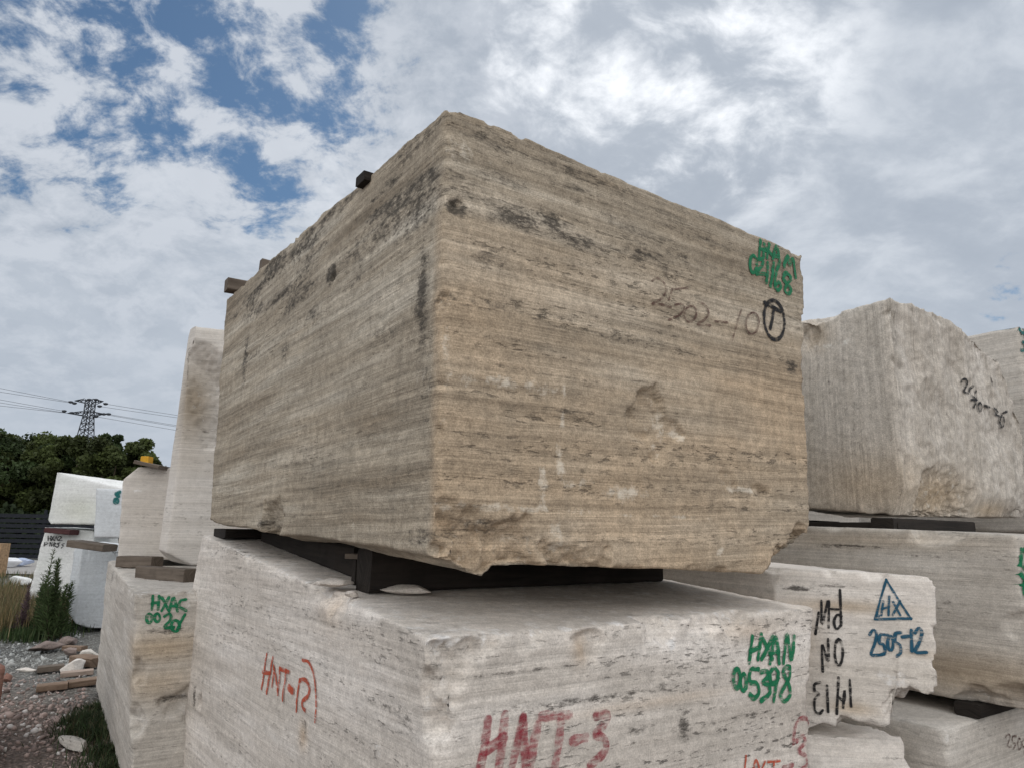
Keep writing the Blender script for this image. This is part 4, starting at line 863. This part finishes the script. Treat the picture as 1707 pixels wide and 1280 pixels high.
hh = g.m('SUBTRACT', g.m('MULTIPLY', n2, .6), g.m('ADD', v1.outputs['Distance'], g.m('MULTIPLY', v2.outputs['Distance'], .6)))
bpn = g.node('ShaderNodeBump', {'Height': hh, 'Strength': .9, 'Distance': .03}); g.l.new(bpn.outputs[0], b.inputs['Normal'])
o = mesh_obj('ground', GP, GF, m); tag(o, 'gravelly yard ground', kind='structure'); 
# road far left
rm = plain_mat('concrete_road', (.30, .29, .28), .9, .12, 2.)
RY0, RY1 = 22.5, 27.5
V = [(-300, RY0, .012), (300, RY0, .012), (300, RY1, .012), (-300, RY1, .012)]
tag(mesh_obj('road', V, [(0, 1, 2, 3)], rm), kind='structure')
def box(x0, x1, y0, y1, z0, z1):
    V = [(x, y, z) for x in (x0, x1) for y in (y0, y1) for z in (z0, z1)]
    return V, [(0, 1, 3, 2), (4, 6, 7, 5), (0, 4, 5, 1), (2, 3, 7, 6), (0, 2, 6, 4), (1, 5, 7, 3)]
V, F = box(-300, 300, RY1, RY1+.3, -.05, .14); tag(mesh_obj('kerb', V, F, plain_mat('kerb_stone', (.42, .42, .41), .9, .1)), kind='structure')

# gravel: loose stones too many to count
def icos(sub):
    import bmesh
    bm = bmesh.new(); bmesh.ops.create_icosphere(bm, subdivisions=sub, radius=1.)
    V = np.array([v.co[:] for v in bm.verts]); F = np.array([[v.index for v in f.verts] for f in bm.faces]); bm.free(); return V, F
IV, IF = icos(1)
rg = np.random.RandomState(77)
def near_block(P): return False
ns = 26000
dd = 3.8+rg.rand(ns)**.75*9.5; ang = rg.uniform(-.80, -.42, ns); px_ = dd*np.tan(ang); PY = dd; PX = px_
# keep clear of the block footprints: left face line of L
t_ = (PY-L_nt[1])/max(.1, (L_lt[1]-L_nt[1])); lx = L_nt[0]+(L_lt[0]-L_nt[0])*t_
keep = (PX < lx-.03) & (fbm(np.stack([PX, PY, PX*0], 1), 1.1, 4, .6, seed=63)+rg.rand(ns)*.5 > .12)
PX, PY = PX[keep], PY[keep]; ns = len(PX)
sz = .006+.020*rg.rand(ns)**2.4+(rg.rand(ns) > .985)*.025
base_ = np.stack([PX, PY, np.zeros(ns)], 1); base_[:, 2] = gheight(base_)+sz*.25
VV = []; TT = []
R3 = rg.normal(size=(ns, 3, 3)); 
q, _ = np.linalg.qr(R3)
S3 = sz[:, None]*np.stack([rg.uniform(.8, 1.5, ns), rg.uniform(.7, 1.1, ns), rg.uniform(.45, .8, ns)], 1)
loc = IV[None]*(1+rg.uniform(-.38, .30, (ns, len(IV), 1)))*S3[:, None, :]
loc = np.einsum('nvi,nji->nvj', loc, q); VV = (loc+base_[:, None]).reshape(-1, 3)
FF = (IF[None]+(np.arange(ns)*len(IV))[:, None, None]).reshape(-1, 3)
zr = smooth(PY+1.2*fbm(base_, .5, 3, seed=61), 7.2, 9.0)
cr_ = np.stack([rg.uniform(.15, .44, ns)]*3, 1)*np.array([1., .78, .71]); cg_ = np.stack([rg.uniform(.14, .50, ns)]*3, 1)*np.array([.98, 1., .97])
w_ = (rg.rand(ns) > .92); cr_[w_] = rg.uniform(.45, .6, (w_.sum(), 1))*np.array([1, .95, .92])
tint = cr_*(1-zr[:, None])+cg_*zr[:, None]; tint = np.repeat(np.c_[tint, np.ones(ns)], len(IV), 0)
o = mesh_obj('gravel', VV, FF, attr_mat('gravel_stone', .9, bumpy=.4), attrs={'tint': tint}); tag(o, 'loose reddish and grey gravel stones', kind='stuff')

def gz_at(px, py): return at_z(px, py, 0.0)
planks = [((62, 1120), (106, 1117), .14, .06, 'greenish grey plank end on the gravel beside the pale wedge', 1), ((60, 1152), (112, 1148), .13, .06, 'brown plank nearest the camera on the gravel', 2),
          ((112, 1145), (162, 1140), .15, .06, 'brown plank running up to the weathered block', 2), ((108, 1083), (140, 1086), .1, .06, 'reddish plank half buried in the rubble heap', 2), ((128, 1105), (165, 1112), .2, .1, 'rough dark timber lump against the weathered block', 2), ((100, 1128), (155, 1124), .12, .05, 'pale split board under the light wedge', 3)]
M_PALE = wood_mat('pale_split_wood', (.28, .21, .17), (.42, .34, .29))
for i, ((x0, y0), (x1, y1), w_, h_, lab, mk) in enumerate(planks):
    a, b = gz_at(x0, y0), gz_at(x1, y1)
    beam(lab, a+up*(h_/2), b+up*(h_/2+.01), w_, h_, [None, M_WOOD, M_WOOD2, M_PALE][mk], 40+i, 'plank', 'plank', 'broken planks on the gravel')
rubble = [(118, 1092, .19, .16, .13, 'pinkish pointed lump in the rubble heap', M_RD), (80, 1083, .45, .35, .13, 'broad grey-red lump at the foot of the rubble heap', M_RD), (112, 1072, .34, .25, .12, 'rounded reddish stone behind the pointed lump', M_RD), (122, 1118, .28, .2, .14, 'pale wedge of stone lying over the boards', M_C),
          (150, 1100, .32, .25, .13, 'brown and white stone against the weathered block', M_D), (38, 975, .5, .4, .28, 'pale rounded boulder beyond the dry grass', M_W), (105, 1040, .9, .5, .10, 'flat mossy slab at the foot of the bluish block', M_D), (140, 1035, .7, .4, .08, 'flat grey slab in the shade of the bluish block', M_D),
          (128, 1238, .36, .16, .07, 'flat grey slab in the near grass', M_D), (45, 1118, .3, .08, .05, 'long whitish splinter on the gravel', M_C), (12, 1135, .10, .1, .10, 'dark round stone by the left edge', M_R)]
for i, (x, y, a, b, c, lab, mt) in enumerate(rubble):
    p = gz_at(x, y); rock('rubble_stone', lab, p-up*.02, (a, b, c), 60+i, mt, sub=4, group='larger stones among the gravel', rotz=i*.7)

# ------------------------------------------------------------------ plants
M_LEAF = attr_mat('leaves', .7, .25); M_BARK = plain_mat('bark', (.07, .055, .04), .95, .35, 20)
def tube(pts, rads, k=6):
    pts = np.asarray(pts, float); V = []; F = []
    for q, p in enumerate(pts):
        d = pts[min(q+1, len(pts)-1)]-pts[max(q-1, 0)]; d /= max(np.linalg.norm(d), 1e-9)
        s = np.cross(d, (0, 0, 1)) if abs(d[2]) < .9 else np.cross(d, (1, 0, 0)); s /= np.linalg.norm(s); t = np.cross(d, s)
        for r in range(k):
            an = 2*math.pi*r/k; V.append(p+(s*math.cos(an)+t*math.sin(an))*rads[q])
    for q in range(len(pts)-1):
        for r in range(k): F.append((q*k+r, q*k+(r+1) % k, (q+1)*k+(r+1) % k, (q+1)*k+r))
    return V, F
class Acc:
    def __init__(s): s.V = []; s.F = []
    def add(s, V, F): n = len(s.V); s.V += list(V); s.F += [tuple(i+n for i in f) for f in F]
def leaf_cards(C_, size, rg, col, long=1.6, upbias=0.):
    n = len(C_); a = rg.normal(size=(n, 3)); a[:, 2] += upbias; a /= np.linalg.norm(a, axis=1)[:, None]; b = rg.normal(size=(n, 3)); b -= (b*a).sum(1)[:, None]*a; b /= np.linalg.norm(b, axis=1)[:, None]
    s = size*rg.uniform(.6, 1.3, n)[:, None]
    V = np.stack([C_-a*s*long*.5, C_+b*s*.5, C_+a*s*long*.5, C_-b*s*.5], 1).reshape(-1, 3); F = np.arange(4*n).reshape(-1, 4)
    return V, F, np.repeat(np.c_[col, np.ones(n)], 4, 0)
def tree(label, x, y, h, rw, seed, hue=0, leaf=.13, ncl=46, per=480, group='trees beyond the road'):
    rg = np.random.RandomState(seed); t = empty('tree', (x, y, 0)); tag(t, label, 'tree', group)
    acc = Acc(); o3 = np.array([x, y, 0.]); pts = [o3+[rg.uniform(-.15, .15)*k, rg.uniform(-.15, .15)*k, h*.55*k/4] for k in range(5)]
    acc.add(*tube(pts, [.2, .17, .14, .11, .07], 8)); cl = []
    for q in range(ncl):
        an = rg.uniform(0, 2*math.pi); zz = rg.uniform(.12, 1.)**.8; rr = rw*math.sqrt(max(.05, 1-((zz-.5)/.62)**2))*rg.uniform(.25, 1.0)
        c = o3+[math.cos(an)*rr, math.sin(an)*rr, h*zz*.94]; cl.append((c, rg.uniform(.35, .95)*(1-.5*zz)*rw*.36))
    for (c, r) in cl[:24]:
        s0 = pts[1+rg.randint(3)]; acc.add(*tube([s0, (s0+c)/2+[0, 0, .2], c], [.06, .04, .015], 5))
    mesh_obj('trunk', acc.V, acc.F, M_BARK, parent=t, origin=o3)
    CC = []; TC = []
    for (c, r) in cl:
        n = int(per*rg.uniform(.6, 1.2)); d = rg.normal(size=(n, 3)); d /= np.linalg.norm(d, axis=1)[:, None]; d *= (rg.rand(n)**.45)[:, None]*r*1.25*np.array([1, 1, .8])
        CC.append(c+d); b0 = rg.uniform(.55, 1.55); TC.append(np.array([.040, .062, .022])*b0*rg.uniform(.7, 1.3, (n, 1))*(np.array([1.25, 1.05, .9]) if hue else np.ones(3)))
    V, F, T = leaf_cards(np.concatenate(CC), leaf, rg, np.concatenate(TC)); mesh_obj('crown', V, F, M_LEAF, parent=t, origin=o3, attrs={'tint': T})
    return t
tl = [(-26, 722, 36, 4.2, 'leftmost dark tree, only its right side in the photo'), (36, 712, 37, 2.8, 'bushy dark green tree at the far left beyond the fence'), (88, 724, 40, 2.4, 'thinner airy tree left of the pylon'), (132, 728, 36, 2.3, 'dark tree right in front of the pylon'), (172, 716, 38, 2.2, 'tree with light sprigs on top, right of the pylon'),
      (212, 730, 35, 2.2, 'rightmost round dark tree above the white blocks'), (255, 770, 42, 2.6, 'low tree hidden behind the light grey blocks'), (330, 790, 46, 3., 'tree hidden behind the tall upright block')]
for i, (px, py, Yd, rw, lab) in enumerate(tl):
    p = at_Y(px, py-9, Yd); tree(lab, p[0], p[1], p[2]*.97, rw, 100+i, hue=i % 2, ncl=66 if i < 6 else 30)
# undergrowth row closing the view under the crowns
rgu = np.random.RandomState(5); nu = 26000
UX = rgu.uniform(-36, -12, nu); UY = rgu.uniform(33, 36, nu); hh_ = 1.9+fbm(np.c_[UX, UY, UY*0], .6, 3, seed=9)*1.0; UZ = hh_*rgu.rand(nu)
V, F, T = leaf_cards(np.c_[UX, UY, UZ], .2, rgu, np.array([.03, .046, .02])*rgu.uniform(.6, 1.3, (nu, 1)))
tag(mesh_obj('undergrowth', V, F, M_LEAF, attrs={'tint': T}), 'dark undergrowth below the trees', kind='stuff')

# dark slatted fence
M_FE = plain_mat('dark_blue_metal', (.010, .012, .018), .5, .3, 5, .3)
fx0, fx1, fy = -34., -14., 29.5
fe = empty('fence', (fx0, fy, 0)); tag(fe, 'dark low slatted metal fence behind the road at far left', 'fence')
acc = Acc()
for k in range(9): acc.add(*box(fx0, fx1, fy, fy+.04, .12+k*.2, .27+k*.2))
mesh_obj('slat_panel', acc.V, acc.F, M_FE, parent=fe, origin=(fx0, fy, 0))
for k in range(9):
    x = fx0+k*2.5; mesh_obj('post', *[z for z in box(x-.05, x+.05, fy+.045, fy+.12, 0, 2.05)], M_FE, parent=fe, origin=(x, fy, 0))
# box with orange stripes at the very left, bags
p = at_Y(3, 908, 21.5); V, F = box(p[0]-.5, p[0]+.12, 21.3, 21.7, 0, p[2]+.05)
tag(mesh_obj('crate', V, F, plain_mat('tan_crate', (.33, .22, .13), .8, .4, 14)), 'tan crate at the left edge in front of the road', 'crate')
M_BAG = plain_mat('white_plastic', (.72, .74, .78), .35, .1, 6); M_BAG2 = plain_mat('pale_blue_plastic', (.45, .52, .68), .35, .15, 6)
for i, (x, y, mt, lab, sz_) in enumerate([(12, 940, M_BAG, 'white plastic bag at the left edge', (1.0, .6, .35)), (36, 938, M_BAG2, 'bluish plastic bag right of the white one', (.7, .5, .35)), (2, 936, M_BAG, 'white plastic bag cut off by the left edge', (.5, .5, .3))]):
    p = at_z(x, y+6, 0.); rock('plastic_bag', lab, p, sz_, 300+i, mt, cat='plastic bag', group='plastic bags beside the road')

def weed(label, px, py_base, h, seed, Yd, nleaf=260, w=.13, lean=(0, 0), col=(.075, .11, .045), cat='weed', group='tall weeds by the white blocks', stems=3, spread=.10):
    rg = np.random.RandomState(seed); p = at_z(px, py_base, 0.) if Yd is None else at_Y(px, py_base, Yd); p[2] = 0
    t = empty('weed', p); tag(t, label, cat, group); acc = Acc(); CC = []; LV = []; LF = []; n0 = 0; TT = []
    for s in range(stems):
        b = p+[rg.uniform(-spread, spread), rg.uniform(-spread, spread), 0]; hh = h*rg.uniform(.65, 1.) if s else h; tip = b+[lean[0]*hh+rg.uniform(-.12, .12), lean[1]*hh, hh]
        pts = [b+(tip-b)*k/6+np.array([rg.uniform(-.01, .01)]*3) for k in range(7)]; acc.add(*tube(pts, [.010-.0012*k for k in range(7)], 5))
        for q in range(nleaf):
            k = rg.rand()**.8*5.9; c = pts[int(k)]+(pts[int(k)+1]-pts[int(k)])*(k % 1); an = rg.uniform(0, 6.28); L_ = w*rg.uniform(.6, 1.2)*(1.15-k/8)
            d = np.array([math.cos(an), math.sin(an), rg.uniform(.3, 1.8)]); d /= np.linalg.norm(d); sd = np.cross(d, (0, 0, 1)); sd /= np.linalg.norm(sd)
            LV += [c, c+d*L_*.5+sd*L_*.09, c+d*L_-np.array([0, 0, L_*.15]), c+d*L_*.5-sd*L_*.09]; LF.append((n0, n0+1, n0+2, n0+3)); n0 += 4
            TT += [list(np.array(col)*rg.uniform(.6, 1.5))+[1]]*4
    mesh_obj('stem', acc.V, acc.F, M_BARK, parent=t, origin=p); mesh_obj('foliage', LV, LF, M_LEAF, parent=t, origin=p, attrs={'tint': TT})
weed('tall spiky green weed just left of the bluish white block', 98, 1010, 1.1, 1, 10.6, 300, .17, stems=5, spread=.16, col=(.075, .11, .045))
weed('thin tall weed reaching in front of the black lettering', 72, 1000, 1.25, 2, 11.0, 150, .16, lean=(.1, 0), stems=2, spread=.1)
weed('leafy weed between the two taller ones', 82, 1010, .8, 3, 10.7, 260, .18, stems=4, spread=.15)
weed('purplish drying weed left of the tall weeds', 58, 1000, .75, 4, 11.0, 200, .14, stems=5, spread=.2, col=(.13, .09, .10))
def grass(name, label, region, n, h, cols, seed, lean=.35, wd=.006):
    rg = np.random.RandomState(seed); P = np.array(region(rg, n)); n = len(P); P[:, 2] = gheight(P)
    an = rg.uniform(0, 6.28, n); H = h*rg.uniform(.4, 1.2, n); L_ = rg.uniform(0, lean, n)*H; d = np.stack([np.cos(an), np.sin(an), an*0], 1); s = np.stack([-np.sin(an), np.cos(an), an*0], 1)*wd
    V = np.stack([P-s, P+s, P+d*(L_*.4)[:, None]+np.c_[an*0, an*0, H*.6]+s*.8, P+d*(L_*.4)[:, None]+np.c_[an*0, an*0, H*.6]-s*.8, P+d*L_[:, None]+np.c_[an*0, an*0, H]], 1).reshape(-1, 3)
    b = np.arange(n)*5; F = [(i, i+1, i+2, i+3) for i in b]+[(i+3, i+2, i+4) for i in b]
    c = np.array(cols)[rg.randint(len(cols), size=n)]*rg.uniform(.6, 1.4, (n, 1)); T = np.repeat(np.c_[c, np.ones(n)], 5, 0)
    tag(mesh_obj(name, V, F, M_LEAF, attrs={'tint': T}), label, kind='stuff')
def reg_px(pts, jitter):
    def f(rg, n):
        out = []
        for i in range(n):
            (x, y, r) = pts[rg.randint(len(pts))]; p = at_z(x, y, 0.); out.append(p+[rg.normal()*r, rg.normal()*r*1.2, 0])
        return out
    return f
DRY = [(.20, .15, .075), (.14, .11, .06), (.09, .10, .045), (.24, .19, .11)]; GRN = [(.035, .065, .02), (.05, .085, .03), (.03, .05, .02), (.07, .09, .04)]
grass('dry_grass', 'dry brown grass clump at the left', reg_px([(10, 1050, .35), (30, 1035, .4), (5, 1020, .5), (50, 1035, .3), (75, 1025, .3), (20, 1000, .5), (60, 1010, .4)], 0), 8000, .38, DRY, 1)
grass('green_grass', 'green grass tufts among the gravel', reg_px([(55, 1062, .18), (70, 1055, .2), (85, 1045, .25), (45, 1050, .2)], 0), 3500, .17, GRN, 2)
grass('green_grass', 'dark green grass at the foot of the weathered block', reg_px([(150, 1200, .09), (170, 1225, .1), (185, 1250, .09), (160, 1180, .07), (200, 1280, .10), (140, 1215, .10), (130, 1200, .06), (190, 1290, .15)], 0), 3800, .09, [tuple(x*.7 for x in c) for c in GRN]+[(.08, .07, .04)], 3, lean=1.3, wd=.004)
grass('green_grass', 'sparse grass on the far ground', lambda rg, n: [(rg.uniform(-16, -5), rg.uniform(12, 22), 0) for _ in range(n)], 9000, .22, DRY+GRN, 4)

# ------------------------------------------------------------------ pylon and wires
M_ST = plain_mat('dark_steel', (.045, .05, .06), .6, .2, 3, .4)
YP = 105.; pb = at_Y(143, 866, YP); ptp = at_Y(151.5, 666, YP); cx = ptp[0]; pz = ptp[2]; px1 = YP/FPX
py = empty('pylon', (cx, YP, 0)); tag(py, 'dark steel lattice pylon standing behind the trees', 'pylon')
def seg(acc, a, b, r=.07): acc.add(*tube([a, b], [r, r], 4))
hw = lambda z: .50+(pz-2.3-z)*.09 if z < pz-2.3 else .50
def cor(z, i): s = hw(z); return np.array([cx+s*(1 if i in (0, 3) else -1), YP+s*(1 if i in (0, 1) else -1), z])
for i in range(4): 
    a_ = Acc(); zs = [0, pz-2.3, pz]
    for q in range(2): seg(a_, cor(zs[q], i), cor(zs[q+1], i), .085)
    mesh_obj('leg', a_.V, a_.F, M_ST, parent=py, origin=(cx, YP, 0))
a_ = Acc(); z = pz
while z > .5:
    dz = max(.9, hw(z)*1.5); z2 = max(0, z-dz)
    for i in range(4):
        j = (i+1) % 4; seg(a_, cor(z, i), cor(z2, j), .045); seg(a_, cor(z2, i), cor(z, j), .045); seg(a_, cor(z2, i), cor(z2, j), .04)
    z = z2
mesh_obj('bracing', a_.V, a_.F, M_ST, parent=py, origin=(cx, YP, 0))
arms = []
for zc, wl, wr in ((pz-.2, 2.4, 1.9), (pz-2.1, 3.2, 2.3)):
    a_ = Acc()
    for s, wv in ((-1, wl), (1, wr)):
        tip = np.array([cx+s*wv, YP, zc+.0])
        for yy in (-.6, .6):
            seg(a_, (cx+s*.6, YP+yy, zc+.25), tip, .065); seg(a_, (cx+s*.6, YP+yy, zc-.35), tip, .065)
            for k in (.33, .66): seg(a_, (cx+s*(.6+(wv-.6)*k), YP+yy*(1-k), zc-.35*(1-k)), (cx+s*(.6+(wv-.6)*(k-.25)), YP+yy*(1.25-k), zc+.25*(1.25-k)), .05)
        arms.append(tip); mesh_obj('cross_arm', a_.V, a_.F, M_ST, parent=py, origin=(cx, YP, 0)); a_ = Acc()
ins = [(118, 670), (124, 672), (107, 685), (120, 688), (176, 673), (166, 677), (181, 690), (173, 690), (160, 694), (149, 666), (160, 666)]
for (x, y) in ins:
    p = at_Y(x, y, YP); V, F = tube([p+[-.35, 0, .1], p+[-.2, 0, .02], p, p+[.2, 0, .0], p+[.35, 0, .05]], [.07, .17, .2, .17, .07], 8)
    mesh_obj('insulator', V, F, M_ST, parent=py, origin=(cx, YP, 0))
wires = [((118, 670), (0, 646), 0), ((124, 672), (0, 652), 0), ((107, 685), (0, 665), 0), ((112, 688), (0, 670), 0), ((120, 689), (0, 675), 0),
         ((176, 673), (283, 689), 1), ((166, 677), (283, 693), 1), ((181, 690), (283, 706), 1), ((173, 690), (283, 708), 1), ((160, 694), (283, 714), 1)]
labs = ['topmost wire running left from the pylon', 'second wire running left from the upper arm', 'upper wire of the lower bundle running left', 'middle wire of the lower bundle running left', 'lowest wire running left from the pylon',
        'topmost wire running right from the pylon', 'second wire running right from the upper arm', 'upper wire of the lower bundle running right', 'middle wire of the lower bundle running right', 'lowest wire running right from the pylon']
for i, ((x0, y0), (x1, y1), s) in enumerate(wires):
    a = at_Y(x0, y0, YP); k = (x1-x0); f = 3.2; xe, ye = x0+(x1-x0)*f, y0+(y1-y0)*f
    b = at_Y(xe, ye, YP*(1.0 if s == 0 else 1.35)); n = 24; pts = []
    for q in range(n+1):
        t = q/n; p = a+(b-a)*t; p = p-up*(np.linalg.norm(b-a)*.010*4*t*(1-t)*.3); pts.append(p)
    V, F = tube(pts, [.028]*(n+1), 4); tag(mesh_obj('power_line', V, F, plain_mat('wire%d' % i, (.10, .11, .13), .6, .05) if i == 0 else bpy.data.materials['wire0'], origin=a), labs[i], 'power line', 'wires on the pylon')

for o in bpy.data.objects:
    if '_o' in o: del o['_o']
